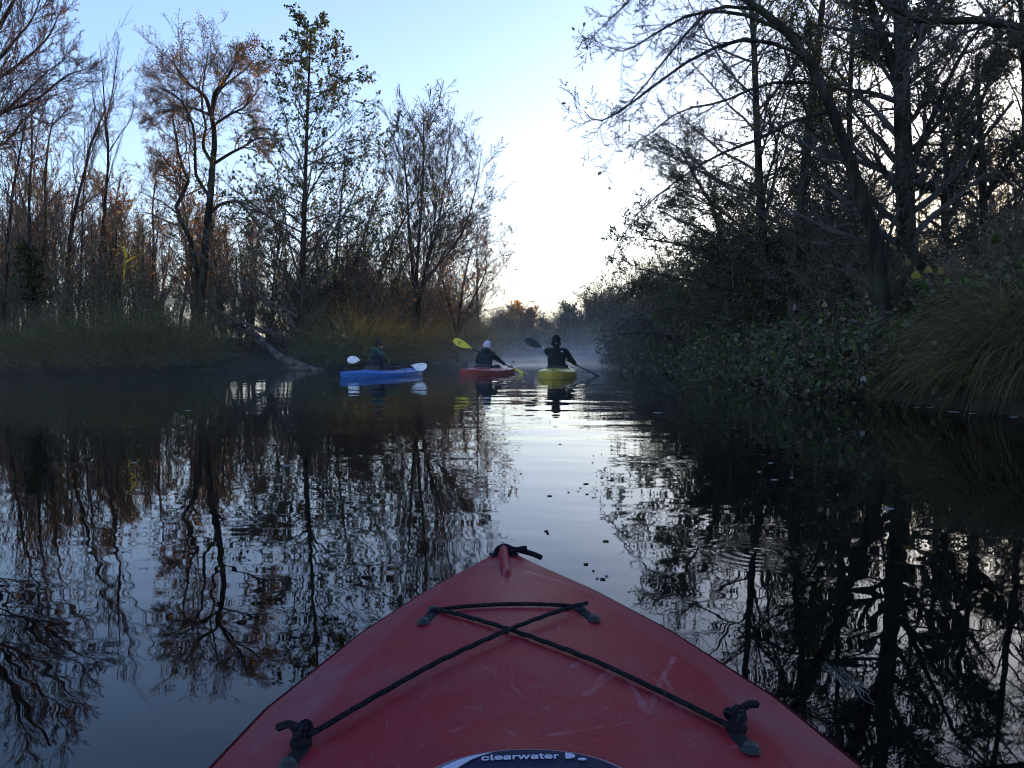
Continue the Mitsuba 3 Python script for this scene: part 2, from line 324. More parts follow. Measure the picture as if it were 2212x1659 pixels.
Y = 22.3
st = [stem([(648, 735), (654, 600), (657, 480), (660, 380), (664, 250), (668, 150), (672, 60)], 17, Y, tip=.12, n=12)]
b = build(2, st, [dict(m=64, t0=.1, t1=.99, ang=58, ratio=.42, K=6, jit=.09, up=.22, rr=.42, shrink=.80, sides=4, rtip=.25),
                  dict(m=9, t0=.2, t1=1, ang=42, ratio=.42, K=4, jit=.14, up=.2, rr=.55, shrink=.4, rmin=.006),
                  dict(m=5, t0=.15, t1=1, ang=40, ratio=.5, K=3, jit=.2, up=.1, rr=.6, rmin=.005)],
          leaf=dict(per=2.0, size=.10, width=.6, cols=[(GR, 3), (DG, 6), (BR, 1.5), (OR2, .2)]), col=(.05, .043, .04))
tree('alder_tree', 'tall straight tree with sparse broad leaves, the highest on the left bank', 'tree', b)

Y = 25.0
st = [stem([(893, 720), (897, 640), (905, 520), (913, 400), (915, 300), (914, 262)], 11, Y, tip=.12),
      stem([(900, 690), (915, 600), (938, 520), (955, 440), (965, 350), (972, 285)], 9, Y, tip=.12, depth=[0, .6]),
      stem([(905, 660), (925, 600), (958, 560), (1000, 500), (1030, 400), (1040, 320)], 8, Y, tip=.12, depth=[0, -.5]),
      stem([(897, 640), (885, 520), (880, 420), (872, 330), (868, 275)], 7, Y, tip=.12, ground=False, depth=[0, -.5]),
      stem([(915, 600), (940, 470), (935, 380), (938, 270)], 6, Y, tip=.12, ground=False, depth=[0, 1])]
b = build(3, st, [dict(m=22, t0=.2, t1=.95, ang=32, ratio=.38, K=6, jit=.08, up=.35, rr=.45, shrink=.6, sides=4),
                  dict(m=10, t0=.15, t1=.95, ang=34, ratio=.45, K=4, jit=.1, up=.25, rr=.55, shrink=.4, rmin=.006),
                  dict(m=6, t0=.15, t1=.95, ang=36, ratio=.55, K=3, jit=.12, up=.15, rr=.6, rmin=.005)],
          leaf=dict(per=.12, size=.10, width=.5, cols=[(BR, 1), (DG, 1)]), col=(.065, .056, .052))
tree('bare_fan_tree', 'leafless tree with several stems fanning upward, furthest right of the tall left bank trees', 'tree', b)

Y = 23.5
st = [stem([(214, 660), (218, 560), (224, 470), (232, 380), (234, 310), (226, 240), (222, 160), (215, 95)], 9, Y, tip=.12),
      stem([(234, 320), (228, 270), (243, 200), (250, 140), (258, 90)], 4.5, Y, ground=False, tip=.2, depth=[0, .3]),
      stem([(234, 330), (260, 290), (285, 250), (290, 190)], 3, Y, ground=False, tip=.2, depth=[0, -.3]),
      stem([(230, 270), (205, 230), (198, 170), (195, 120)], 3, Y, ground=False, tip=.2, depth=[0, -.3])]
b = build(4, st, [dict(m=9, t0=.4, t1=.97, ang=30, ratio=.28, K=6, jit=.07, up=.5, rr=.5, shrink=.5),
                  dict(m=5, t0=.15, t1=.95, ang=30, ratio=.5, K=4, jit=.08, up=.3, rr=.6, rmin=.005)], col=(.05, .042, .04))
tree('slender_bare_tree', 'slender leafless tree with thin upright twigs left of the rounded orange tree', 'tree', b)

Y = 21.5
st = [stem([(-70, 700), (-75, 560), (-85, 420), (-90, 280), (-60, 170), (-20, 90), (20, 20), (60, -60)], 26, Y, tip=.2),
      stem([(-88, 300), (-40, 250), (10, 240), (80, 215), (140, 165), (185, 150)], 9, Y, ground=False, tip=.2, depth=[0, -.5]),
      stem([(-85, 260), (-30, 190), (40, 140), (100, 85), (128, 30)], 10, Y, ground=False, tip=.2, depth=[0, .5]),
      stem([(-88, 340), (-30, 330), (20, 300), (60, 250), (110, 270), (150, 230)], 8, Y, ground=False, tip=.2, depth=[0, .9]),
      stem([(-80, 240), (-30, 110), (0, 20), (10, -70)], 9, Y, ground=False, tip=.2, depth=[0, -.8]),
      stem([(-85, 380), (-30, 280), (40, 215), (90, 165), (150, 120)], 7, Y, ground=False, tip=.2, depth=[0, -1.0]),
      stem([(-60, 200), (30, 90), (70, 40), (100, -40)], 7, Y, ground=False, tip=.2, depth=[0, -.2])]
b = build(5, st, [dict(only=[1, 2, 3, 4, 5, 6], m=26, t0=.1, t1=1, ang=42, ratio=.33, K=5, jit=.13, up=.45, rr=.45, shrink=.4, lmax=1.5),
                  dict(m=8, t0=.12, t1=1, ang=36, ratio=.5, K=4, jit=.14, up=.35, rr=.55, rmin=.006),
                  dict(m=5, t0=.12, t1=1, ang=36, ratio=.5, K=4, jit=.16, up=.2, rr=.6, rmin=.005)],
          leaf=dict(per=.12, size=.09, width=.4, cols=[(OR2, 2), (BR, 1)]), col=(.075, .055, .05))
tree('spreading_bare_tree', 'leafless spreading tree whose limbs reach in at the upper left corner', 'tree', b)

def ivy(rng, p, r, h, n, size=.09, cols=((DG, 3), ((.02, .03, .012), 2))):
    """ivy clump about a trunk: a cloud of leaves"""
    q = p + np.c_[rng.normal(size=(n, 2)) * r, rng.uniform(-h, h, n)]
    tw = np.stack([q, q + rng.normal(size=(n, 3)) * .05], 1)
    return leaves(rng, (tw, None), 1.6, size, list(cols), width=.8)
names = [('leftmost thin trunk on the left bank, leaning slightly right', [(8, 690), (14, 560), (25, 430), (45, 330), (55, 250)], 11, 21.8, None),
         ('thin trunk with a dark ivy clump at its foot, second from the left edge', [(62, 690), (66, 560), (64, 420), (70, 300), (66, 180)], 10, 22.0, (66, 590, .75)),
         ('thin dark trunk forking low above the grass, third from the left edge', [(143, 690), (146, 590), (152, 500), (172, 420), (200, 300), (230, 230)], 13, 22.6, None),
         ('bent thin trunk crossing the sky left of the slender bare tree', [(170, 700), (176, 560), (180, 430), (188, 330), (190, 280)], 7, 24.5, None)]
for i, (lab, pts, px, Yd, iv) in enumerate(names):
    st = [stem(pts, px, Yd, tip=.2, rng=np.random.default_rng(30 + i))]
    b = build(40 + i, st, [dict(m=20, t0=.2, t1=.98, ang=36, ratio=.3, K=6, jit=.1, up=.45, rr=.5, shrink=.5),
                           dict(m=8, t0=.15, t1=.98, ang=36, ratio=.45, K=4, jit=.13, up=.25, rr=.55, rmin=.006),
                           dict(m=4, t0=.15, t1=.95, ang=36, ratio=.5, K=3, jit=.15, up=.1, rr=.6, rmin=.005)],
              leaf=dict(per=.15, size=.08, width=.5, cols=[(OR2, 2), (BR, 1), (GR, 1)]), col=(.07, .052, .044))
    k = tree('thin_tree', lab, 'tree', b)
    if iv:
        f, c = ivy(np.random.default_rng(3), P(iv[0], iv[1], Yd), .18, iv[2], 900)
        part(k, 'ivy', f, 'leaf', False, color=c)
# trees between the tall straight one and the bare fan
for i, (lab, pts, px, Yd, per, cols) in enumerate([
        ('leaning leafy tree with tan leaf clusters right of the tall straight tree', [(800, 720), (815, 620), (840, 540), (880, 460), (905, 420)], 9, 24.5, 1.3, [(GR, 3), (DG, 3), (OR2, 2)]),
        ('young leafy tree standing close behind the tall straight tree', [(718, 720), (722, 620), (728, 540), (735, 450), (742, 380), (745, 340)], 8, 24.0, 1.5, [(GR, 3), (DG, 3), (OR2, 2.5)]),
        ('small leafy tree with thin stems left of the tall straight tree', [(585, 720), (590, 620), (600, 540), (612, 470), (620, 400)], 7, 24.0, 1.2, [(GR, 3), (DG, 3), (BR, 2)])]):
    st = [stem(pts, px, Yd, tip=.25), stem([(pts[0][0] - 8, pts[0][1])] + [(u + 22 * (j + 1), v + 15) for j, (u, v) in enumerate(pts[1:])], px * .7, Yd, tip=.2, depth=[0, .8])]
    b = build(60 + i, st, [dict(m=18, t0=.2, t1=.98, ang=45, ratio=.36, K=5, jit=.13, up=.3, rr=.5, shrink=.4),
                           dict(m=8, t0=.15, t1=1, ang=42, ratio=.45, K=4, jit=.16, up=.15, rr=.55, rmin=.006),
                           dict(m=4, t0=.15, t1=1, ang=42, ratio=.5, K=3, jit=.2, up=.1, rr=.6, rmin=.005)],
              leaf=dict(per=per, size=.10, width=.6, cols=cols), col=(.055, .046, .04))
    tree('leafy_tree', lab, 'tree', b)
st = [stem([(990, 745), (992, 690), (1000, 620), (1010, 570), (1022, 530)], 8, 30, tip=.3), stem([(992, 720), (1020, 650), (1045, 600), (1052, 560)], 6, 30, tip=.3), stem([(985, 720), (965, 640), (950, 590)], 5, 30, tip=.3)]
b = build(70, st, [dict(m=14, t0=.25, t1=1, ang=45, ratio=.5, K=5, jit=.14, up=.3, rr=.5, shrink=.3), dict(m=8, t0=.15, t1=1, ang=42, ratio=.5, K=4, jit=.16, up=.15, rr=.55, rmin=.008), dict(m=5, t0=.15, t1=1, ang=42, ratio=.5, K=3, jit=.2, rr=.6, rmin=.007)],
          leaf=dict(per=.6, size=.10, width=.6, cols=[(OR2, 3), (BR, 2), (OR, 2)]), col=(.08, .06, .05))
tree('low_golden_tree', 'low tree with pale golden twigs at the right end of the left bank', 'tree', b)

# --- groups for repeated plants
for i in range(4):
    group_of(f'thicket_kind_{i}', build(100 + i, local_stems(100 + i, 9, 3.4, .5, .02, lean=.35, base=.35),
        [dict(m=11, t0=.15, t1=.98, ang=38, ratio=.34, K=5, jit=.13, up=.3, rr=.55, shrink=.3), dict(m=7, t0=.1, t1=1, ang=40, ratio=.5, K=4, jit=.18, up=.1, rr=.6, rmin=.005), dict(m=3, t0=.1, t1=1, ang=42, ratio=.55, K=3, jit=.2, rr=.6, rmin=.0045)],
        leaf=dict(per=[.3, .8, .5, 1.2][i], size=.075, width=.5, cols=[[(BR, 3), (OR2, 2)], [(GY, 3), (BR, 2), (GR, 1)], [(BR, 2), (GY, 2)], [(GR, 2), (GY, 3), (BR, 1)]][i]), col=[(.07, .055, .045), (.06, .05, .045), (.055, .048, .045), (.055, .05, .045)][i], sides=4))
for i in range(3):
    group_of(f'wood_kind_{i}', build(110 + i, local_stems(110 + i, [2, 1, 3][i], [7.0, 8.0, 6.0][i], .3, .07, lean=.14, base=.25, jit=.06),
        [dict(m=[18, 28, 14][i], t0=.2, t1=.98, ang=38, ratio=.3, K=5, jit=.1, up=.4, rr=.45, shrink=.5), dict(m=8, t0=.15, t1=1, ang=36, ratio=.45, K=4, jit=.13, up=.25, rr=.55, rmin=.008), dict(m=4, t0=.1, t1=1, ang=38, ratio=.5, K=3, jit=.15, up=.1, rr=.6, rmin=.006)],
        leaf=dict(per=[.3, .8, .15][i], size=.10, width=.6, cols=[(OR2, 3), (BR, 2), (GY, 1.5), (OR, 1)]), col=(.065, .054, .046), sides=5))
for i in range(3):
    group_of(f'leafy_kind_{i}', build(120 + i, local_stems(120 + i, 7, [2.2, 2.8, 3.4][i], .4, .02, lean=.5, base=.3),
        [dict(m=10, t0=.15, t1=1, ang=45, ratio=.4, K=5, jit=.14, up=.2, rr=.55, shrink=.3), dict(m=7, t0=.1, t1=1, ang=45, ratio=.5, K=4, jit=.18, up=.05, rr=.6, rmin=.005)],
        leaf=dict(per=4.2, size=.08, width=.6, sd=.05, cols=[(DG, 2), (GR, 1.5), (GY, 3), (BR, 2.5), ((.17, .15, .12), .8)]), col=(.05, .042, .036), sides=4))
for i in range(3):   # brambles: arching canes with broad leaves
    rng = np.random.default_rng(130 + i); n = 34
    az = rng.uniform(0, 2 * np.pi, n); K = 12; p = np.empty((n, K, 3)); p[:, 0] = np.c_[rng.normal(size=(n, 2)) * .3, np.full(n, -.1)]
    d = np.c_[np.cos(az) * .5, np.sin(az) * .5, np.ones(n)]; L = rng.uniform(1.2, 2.4, n)
    for k in range(1, K):
        d = d + np.array([0, 0, -.22]) + rng.normal(size=(n, 3)) * .09; d /= np.linalg.norm(d, axis=1, keepdims=True); p[:, k] = p[:, k - 1] + d * (L / (K - 1))[:, None]
    canes = [(p[j], np.linspace(.008, .003, K)) for j in range(n)]
    group_of(f'bramble_kind_{i}', build(130 + i, canes, [dict(m=7, t0=.2, t1=1, ang=55, ratio=.22, K=4, jit=.2, up=-.1, rr=.7, rmin=.003)],
        leaf=dict(per=6, size=.095, width=.75, sd=.045, cols=[(DG, 3), (GR, 2.5), ((.08, .10, .06), 2), (GY, 2), (BR, 2), ((.17, .15, .11), .6)]), col=(.07, .045, .04), sides=4))
for i in range(3):   # sedge tussocks of the left bank
    rng = np.random.default_rng(140 + i); n = 1100; a = rng.uniform(0, 2 * np.pi, n); r = .42 * np.sqrt(rng.random(n))
    base = np.c_[r * np.cos(a), r * np.sin(a), .05 + .25 * (1 - r / .42)]; out = np.c_[np.cos(a), np.sin(a), 0 * a]
    g = blades(rng, base, out, rng.uniform(.7, 1.25, n), .0055, rise=.62, sag=1.15)
    scene[f'tussock_kind_{i}'] = {'type': 'shapegroup', 'blades': mikit.ply(g, 'leaf', False, color=np.repeat(np.array([(.11, .125, .05), (.15, .135, .065), (.25, .21, .12)])[rng.choice(3, n, p=[.5, .35, .15])] * rng.uniform(.7, 1.3, (n, 1)), 12, 0))}

# --- the left bank: tussocks along the water, thicket behind, wood further back
def along(poly, s):
    seg = np.linalg.norm(np.diff(poly, axis=0), axis=1); c = np.r_[0, np.cumsum(seg)]; s = np.clip(s, 0, c[-1] - 1e-6)
    i = np.searchsorted(c, s, side='right') - 1; t = (s - c[i]) / seg[i]; d = (poly[i + 1] - poly[i]) / seg[i]
    return poly[i] + d * (s - c[i]), np.array([-d[1], d[0]])
LB = LEFT[3:11]
LOG_A, LOG_B = P(545, 722, 22.6)[:2], W(712, 803)[:2]
def log_clear(p):
    t = np.clip((p - LOG_A) @ (LOG_B - LOG_A) / ((LOG_B - LOG_A) @ (LOG_B - LOG_A)), 0, 1); q = LOG_A + t * (LOG_B - LOG_A)
    return not (np.linalg.norm(p - q) < 1.0 or (t > .05 and p[1] < q[1] + .5 and abs(p[0] - q[0]) < 1.3))
c0 = W(2285, 893); c0 += np.array([.22, .5, 0])
def tussock_clear(p):
    return not (np.linalg.norm(p - c0[:2]) < 1.5 or (p[1] < c0[1] + .4 and p[0] / p[1] > .43))
tot = np.linalg.norm(np.diff(LB, axis=0), axis=1).sum()
s = 0.2
while s < tot - 1:
    q, nrm = along(LB, s)
    p = q + nrm * R.uniform(-.1, .3); k = R.integers(3)
    if log_clear(p):
        instance('grass_tussock', 'drooping sedge tussock in the row along the left waterline', 'grass', f'tussock_kind_{k}', [p[0], p[1], max(ground_z(p[None])[0], .05)], R.uniform(0, 360), R.uniform(1.2, 1.7), 'sedge tussocks along the left waterline')
    if R.random() < .7:
        p = q + nrm * R.uniform(.8, 1.6)
        if log_clear(p): instance('grass_tussock', 'drooping sedge tussock in the row along the left waterline', 'grass', f'tussock_kind_{R.integers(3)}', foot(*p), R.uniform(0, 360), R.uniform(1.1, 1.5), 'sedge tussocks along the left waterline')
    s += R.uniform(.75, 1.15)
s = 0.0
while s < tot:
    for off, sc in ((1.2, .4), (2.3, .52), (3.8, .62)):
        q, nrm = along(LB, s + R.uniform(-.4, .4)); p = q + nrm * (off + R.uniform(-.5, .5)); k = R.integers(4)
        sc2 = sc * R.uniform(.8, 1.15)
        if not log_clear(p): continue
        instance('bare_shrub', 'brown twiggy shrub in the tangled thicket on the left bank', 'shrub', f'thicket_kind_{k}', foot(*p), R.uniform(0, 360), sc2, 'twiggy shrubs of the left bank thicket')
    s += 1.5
for i in range(30):
    q, nrm = along(LB, R.uniform(0, tot)); p = q + nrm * R.uniform(1.0, 4.0)
    if not log_clear(p): continue
    instance('leafy_shrub', 'dark leafy shrub low in the left bank thicket', 'shrub', f'leafy_kind_{R.integers(3)}', foot(*p), R.uniform(0, 360), R.uniform(.4, .8), 'leafy shrubs of the left bank thicket')
for i in range(74):
    x = R.uniform(-34, -1); y = R.uniform(26, 44) + max(0, (x + 6)) * 1.5
    if river_distance(np.array([[x, y]]))[0] < 3: continue
    instance('background_tree', 'thin bare or rust tinged tree in the wood behind the left bank', 'tree', f'wood_kind_{R.integers(3)}', foot(x, y), R.uniform(0, 360), R.uniform(.75, 1.1), 'trees of the wood behind the left bank')
for i in range(48):
    x = R.uniform(-26, -2.5); y = R.uniform(22.5, 29)
    d = river_distance(np.array([[x, y]]))[0]
    if d < 1.5: continue
    instance('bare_sapling', 'bare brown sapling standing in the thicket of the left bank', 'tree', f'wood_kind_{R.choice([0, 2])}', foot(x, y), R.uniform(0, 360), R.uniform(.45, .8) * (1.0 if x > -14 or R.random() < .3 else 1.2), 'saplings of the left bank thicket')
for i in range(30):
    q, nrm = along(LB, R.uniform(tot * .45, tot)); p = q + nrm * R.uniform(.5, 2.5)
    instance('bare_shrub', 'brown twiggy shrub in the tangled thicket on the left bank', 'shrub', f'thicket_kind_{R.integers(4)}', foot(*p), R.uniform(0, 360), R.uniform(.7, 1.0), 'twiggy shrubs of the left bank thicket')
# --- the far bend
for i in range(150):
    x = R.uniform(-4, 26); y = R.uniform(42, 66)
    d = river_distance(np.array([[x, y]]))[0]
    if d < .4 or (x > 5 and y < 46): continue
    low = 1.0 if x / y > .09 else .66
    instance('far_shrub', 'hazy grey green bush on the far bank where the river bends', 'shrub', f'leafy_kind_{R.integers(3)}' if R.random() < .35 else f'thicket_kind_{R.choice([1, 3])}', foot(x, y), R.uniform(0, 360), R.uniform(.75, 1.15) * low, 'bushes of the far bank')
for i in range(70):
    x = R.uniform(8, 48); y = 50 + .5 * x + R.uniform(3, 20)
    if river_distance(np.array([[x, y]]))[0] < 1: continue
    instance('far_shrub', 'hazy grey green bush on the far bank where the river bends', 'shrub', f'leafy_kind_{R.integers(3)}', foot(x, y), R.uniform(0, 360), R.uniform(1.0, 1.4) * (1 if x / y > .2 else .6), 'bushes of the far bank')
for i in range(60):
    y = R.uniform(60, 88); x = y * R.uniform(.27, .6)
    if river_distance(np.array([[x, y]]))[0] < 1: continue
    instance('wood_tree', 'thin tree in the dim wood behind the right bank', 'tree', f'leafy_kind_{R.choice([1, 2])}', foot(x, y), R.uniform(0, 360), R.uniform(1.7, 2.3), 'trees of the wood behind the right bank')
FB = LEFT[9:14]; ft = np.linalg.norm(np.diff(FB, axis=0), axis=1).sum()
for s in np.arange(0, min(ft, 34), .8):
    q, nrm = along(FB, s); p = q + nrm * R.uniform(.2, .7)
    instance('far_tussock', 'hazy sedge tussock on the far waterline where the river bends', 'grass', f'tussock_kind_{R.integers(3)}', foot(*p), R.uniform(0, 360), R.uniform(1.2, 1.8), 'sedge tussocks of the far waterline')
def far_tree(seed, name, label, u, v_top, Yd, leaf, col, spread=.5, px=7, group=None):
    base = P(u, 745, Yd); base[2] = ground_z(base)[0]
    h = P(u, v_top, Yd)[2] - base[2]
    st = [(p + base, r) for p, r in local_stems(seed, 3, h * .8, .3, px / 2 * Yd / F, lean=.28, base=.15)]
    b = build(seed, st, [dict(m=14, t0=.2, t1=1, ang=45, ratio=spread, K=5, jit=.13, up=.3, rr=.55, shrink=.3), dict(m=8, t0=.1, t1=1, ang=42, ratio=.5, K=4, jit=.16, up=.15, rr=.6, rmin=.014), dict(m=4, t0=.1, t1=1, ang=42, ratio=.5, K=3, jit=.2, rr=.7, rmin=.012)], leaf=leaf, col=col, sides=5)
    tree(name, label, 'tree', b, group)
far_tree(200, 'far_golden_tree', 'far off tree with glowing golden orange leaves at the bend of the river', 1142, 632, 52, dict(per=2.2, size=.14, width=.7, cols=[((.6, .3, .07), 3), ((.5, .24, .06), 2)]), (.1, .07, .05))
far_tree(201, 'far_bare_tree', 'far off leafless tree left of the pair above the yellow kayak paddler', 1280, 622, 58, dict(per=.15, size=.2, cols=[(BR, 1)]), (.08, .065, .055))
far_tree(202, 'far_bare_tree', 'far off leafless tree with a broad crown against the bright sky at the bend', 1325, 592, 55, dict(per=.15, size=.2, cols=[(BR, 1)]), (.07, .06, .055))
far_tree(203, 'far_green_tree', 'far off low green tree between the golden tree and the leafless pair', 1212, 650, 60, dict(per=1.6, size=.13, width=.6, cols=[(GR, 3), (BR, 2), (GY, 2)]), (.06, .05, .045))

for i, (u, vt, Yd) in enumerate([(1085, 655, 54), (1110, 662, 57), (1172, 662, 56), (1238, 652, 60), (1258, 640, 56), (1302, 615, 62), (1352, 588, 58), (1378, 575, 54), (1400, 560, 56), (1425, 560, 60)]):
    far_tree(210 + i, 'treeline_tree', 'hazy bare tree in the low treeline that closes the far end of the river', u, vt, Yd, dict(per=.4, size=.13, width=.6, cols=[(OR2, 2), (GY, 2), (BR, 1)]), (.09, .075, .06), spread=.55, px=6, group='trees of the far treeline')

# --- the right bank: named trees
def rtree(seed, name, label, st, levels, leaf, col=(.04, .036, .034), **kw):
    return tree(name, label, 'tree', build(seed, st, levels, leaf, col, **kw))
LV = [dict(m=34, t0=.2, t1=.98, ang=54, ratio=.34, K=6, jit=.12, up=.2, rr=.4, shrink=.4, lmax=3.0), dict(m=10, t0=.15, t1=1, ang=42, ratio=.45, K=5, jit=.15, up=.1, rr=.55, rmin=.006), dict(m=7, t0=.1, t1=1, ang=42, ratio=.5, K=4, jit=.2, rr=.6, rmin=.004)]
SM = dict(per=1.5, size=.055, width=.6, cols=[(DG, 4), (GR, 2), (BR, 1)])
Y = 12.0
st = [stem([(1905, 640), (1890, 520), (1862, 430), (1830, 330), (1790, 220), (1740, 120), (1680, 50), (1610, 0), (1540, -60)], 34, Y, tip=.35),
      stem([(1745, 128), (1690, 100), (1600, 85), (1500, 125), (1420, 180), (1340, 240), (1290, 262), (1262, 240)], 10, Y, ground=False, tip=.12, depth=[0, -1.2]),
      stem([(1800, 238), (1720, 260), (1640, 300), (1540, 340), (1450, 400), (1370, 470), (1320, 560)], 9, Y, ground=False, tip=.12, depth=[0, .6]),
      stem([(1700, 70), (1600, 30), (1500, 30), (1420, 70), (1350, 110), (1300, 95)], 9, Y, ground=False, tip=.12, depth=[0, -.4]),
      stem([(1640, 20), (1540, 20), (1460, 100), (1380, 200), (1330, 255)], 8, Y, ground=False, tip=.12, depth=[0, .8]),
      stem([(1610, 0), (1500, -40), (1400, -30), (1330, 30), (1270, 90)], 8, Y, ground=False, tip=.12, depth=[0, -1.0]),
      stem([(1770, 180), (1660, 180), (1560, 220), (1470, 240), (1390, 300), (1330, 330)], 7, Y, ground=False, tip=.12, depth=[0, -1.5])]
rtree(20, 'leaning_tree', 'thick dark tree leaning left over the water with long bare limbs against the sky', st,
      [dict(only=[1, 2, 3, 4, 5, 6], m=20, t0=.12, t1=1, ang=38, ratio=.24, K=6, jit=.12, up=-.05, rr=.5, shrink=.4, lmax=1.2), dict(m=6, t0=.15, t1=1, ang=40, ratio=.45, K=4, jit=.16, up=.1, rr=.6, rmin=.004), dict(m=4, t0=.15, t1=1, ang=42, ratio=.45, K=3, jit=.2, rr=.7, rmin=.003)],
      dict(per=.10, size=.06, width=.5, cols=[(BR, 1), (DG, 1)]), (.05, .045, .045), sides=10)
Y = 13.0
st = [stem([(1962, 640), (1958, 520), (1955, 400), (1950, 280), (1948, 150), (1945, 0), (1940, -160)], 46, Y, tip=.55),
      stem([(1950, 190), (1925, 130), (1895, 50), (1870, -30), (1850, -120)], 26, Y, ground=False, tip=.5, depth=[0, .5]),
      stem([(1962, 390), (1985, 320), (2020, 240), (2060, 150), (2110, 70), (2180, 0)], 15, Y, ground=False, tip=.3, depth=[0, -.6]),
      stem([(1955, 60), (2000, 20), (2060, -60)], 12, Y, ground=False, tip=.3, depth=[0, .6])]
rtree(21, 'thick_trunk_tree', 'thickest upright trunk on the right bank, forking high up', st, LV, dict(SM, per=.7), sides=10)
for i, (lab, pts, px, Yd) in enumerate([
        ('upright dark trunk furthest left on the right bank', [(1652, 640), (1648, 500), (1640, 380), (1634, 250), (1630, 120), (1622, 0), (1618, -120)], 22, 17),
        ('upright dark trunk second from the left on the right bank', [(1712, 640), (1725, 500), (1738, 360), (1752, 220), (1770, 80), (1785, -80)], 24, 15.5),
        ('thin pole of a trunk seen between the leaning tree and the second trunk', [(1800, 640), (1795, 520), (1790, 420), (1778, 300), (1770, 200)], 13, 18),
        ('slim trunk behind the leaning tree where it meets the thick trunk', [(1838, 640), (1836, 500), (1838, 380), (1835, 240), (1840, 120), (1850, -40)], 20, 16.5),
        ('forked grey trunk right of the thickest trunk', [(2040, 620), (2042, 500), (2040, 420), (2045, 360), (2035, 280)], 22, 16),
        ('rightmost upright trunk with curved side limbs', [(2132, 620), (2128, 500), (2122, 400), (2120, 300), (2112, 200), (2110, 120)], 20, 14.5),
        ('dark trunk cut by the right edge of the picture', [(2225, 620), (2222, 400), (2214, 200), (2205, 0), (2190, -150)], 18, 13.2),
        ('slender trunk tilting left at the left end of the right bank trees', [(1585, 640), (1560, 540), (1545, 460), (1500, 380), (1470, 320)], 12, 19)]):
    st = [stem(pts, px, Yd, tip=.4)]
    if i == 4: st += [stem([(2043, 480), (2065, 440), (2085, 380), (2110, 330)], 12, Yd, ground=False), stem([(2040, 430), (2005, 400), (1985, 380)], 9, Yd, ground=False)]
    if i == 5: st += [stem([(2124, 440), (2160, 380), (2200, 330), (2250, 300)], 11, Yd, ground=False), stem([(2122, 350), (2085, 310), (2060, 260), (2045, 200)], 10, Yd, ground=False), stem([(2115, 230), (2150, 150), (2190, 90)], 9, Yd, ground=False)]
    rtree(300 + i, 'bank_tree', lab, st, LV, dict(SM, per=2.6 if i < 4 or i == 7 else .45), sides=8)
Y = 9.0
st = [stem([(2560, 620), (2520, 300), (2440, 120), (2340, 80), (2212, 62), (2100, 42), (2000, 48), (1930, 20)], 40, Y, tip=.2)]
rtree(330, 'outer_tree', 'dark limb reaching in from the right edge near the top corner', st, [dict(m=18, t0=.35, t1=1, ang=55, ratio=.16, K=6, jit=.12, up=.15, rr=.4, shrink=.3, lmax=1.4), dict(m=7, t0=.15, t1=1, ang=42, ratio=.5, K=4, jit=.15, rr=.55, rmin=.004), dict(m=4, t0=.1, t1=1, ang=42, ratio=.5, K=3, jit=.2, rr=.6, rmin=.003)], dict(SM, per=.25), sides=9)

# --- the right bank: willow bush leaning over the water, brambles, shrubs
st = [stem([(1800, 690), (1700, 610), (1600, 560), (1480, 530), (1390, 515)], 13, 17.5, tip=.2), stem([(1790, 690), (1690, 560), (1590, 480), (1500, 420)], 13, 18, tip=.2, depth=[0, .8]),
      stem([(1790, 700), (1680, 650), (1560, 620), (1460, 600), (1380, 580)], 11, 17, tip=.2, depth=[0, -.4]), stem([(1760, 720), (1650, 700), (1540, 690), (1440, 660)], 10, 17, tip=.2),
      stem([(1790, 700), (1730, 580), (1660, 500), (1600, 440)], 11, 18, tip=.2, depth=[0, 1])]
b = build(340, st, [dict(m=22, t0=.2, t1=1, ang=42, ratio=.32, K=6, jit=.13, up=.1, rr=.45, shrink=.4), dict(m=9, t0=.1, t1=1, ang=42, ratio=.45, K=4, jit=.16, rr=.55, rmin=.006), dict(m=5, t0=.1, t1=1, ang=42, ratio=.5, K=3, jit=.2, rr=.6, rmin=.005)],
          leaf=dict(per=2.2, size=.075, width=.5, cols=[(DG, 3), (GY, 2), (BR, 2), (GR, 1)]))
tree('leaning_willow_bush', 'big willow bush bulging left over the river on the right bank', 'shrub', b)
st = [stem([(1680, 770), (1560, 745), (1480, 735), (1400, 720), (1330, 722)], 12, 19.5, tip=.2), stem([(1670, 760), (1560, 715), (1460, 690), (1380, 690)], 9, 20, tip=.2), stem([(1690, 770), (1580, 765), (1500, 750), (1430, 752)], 9, 19, tip=.2)]
b = build(341, st, [dict(m=20, t0=.25, t1=1, ang=50, ratio=.26, K=6, jit=.13, up=-.5, rr=.5, shrink=.3), dict(m=9, t0=.1, t1=1, ang=42, ratio=.5, K=4, jit=.15, up=-.4, rr=.6, rmin=.006), dict(m=4, t0=.1, t1=1, ang=42, ratio=.5, K=3, jit=.2, up=-.2, rr=.6, rmin=.005)],
          leaf=dict(per=.5, size=.07, width=.5, cols=[(DG, 2), (BR, 2)]), col=(.045, .04, .04))
tree('drooping_shrub', 'dark shrub whose drooping branches trail into the misty water', 'shrub', b)
RB = RIGHT[2:9]
tot = np.linalg.norm(np.diff(RB, axis=0), axis=1).sum()
s = 0.0
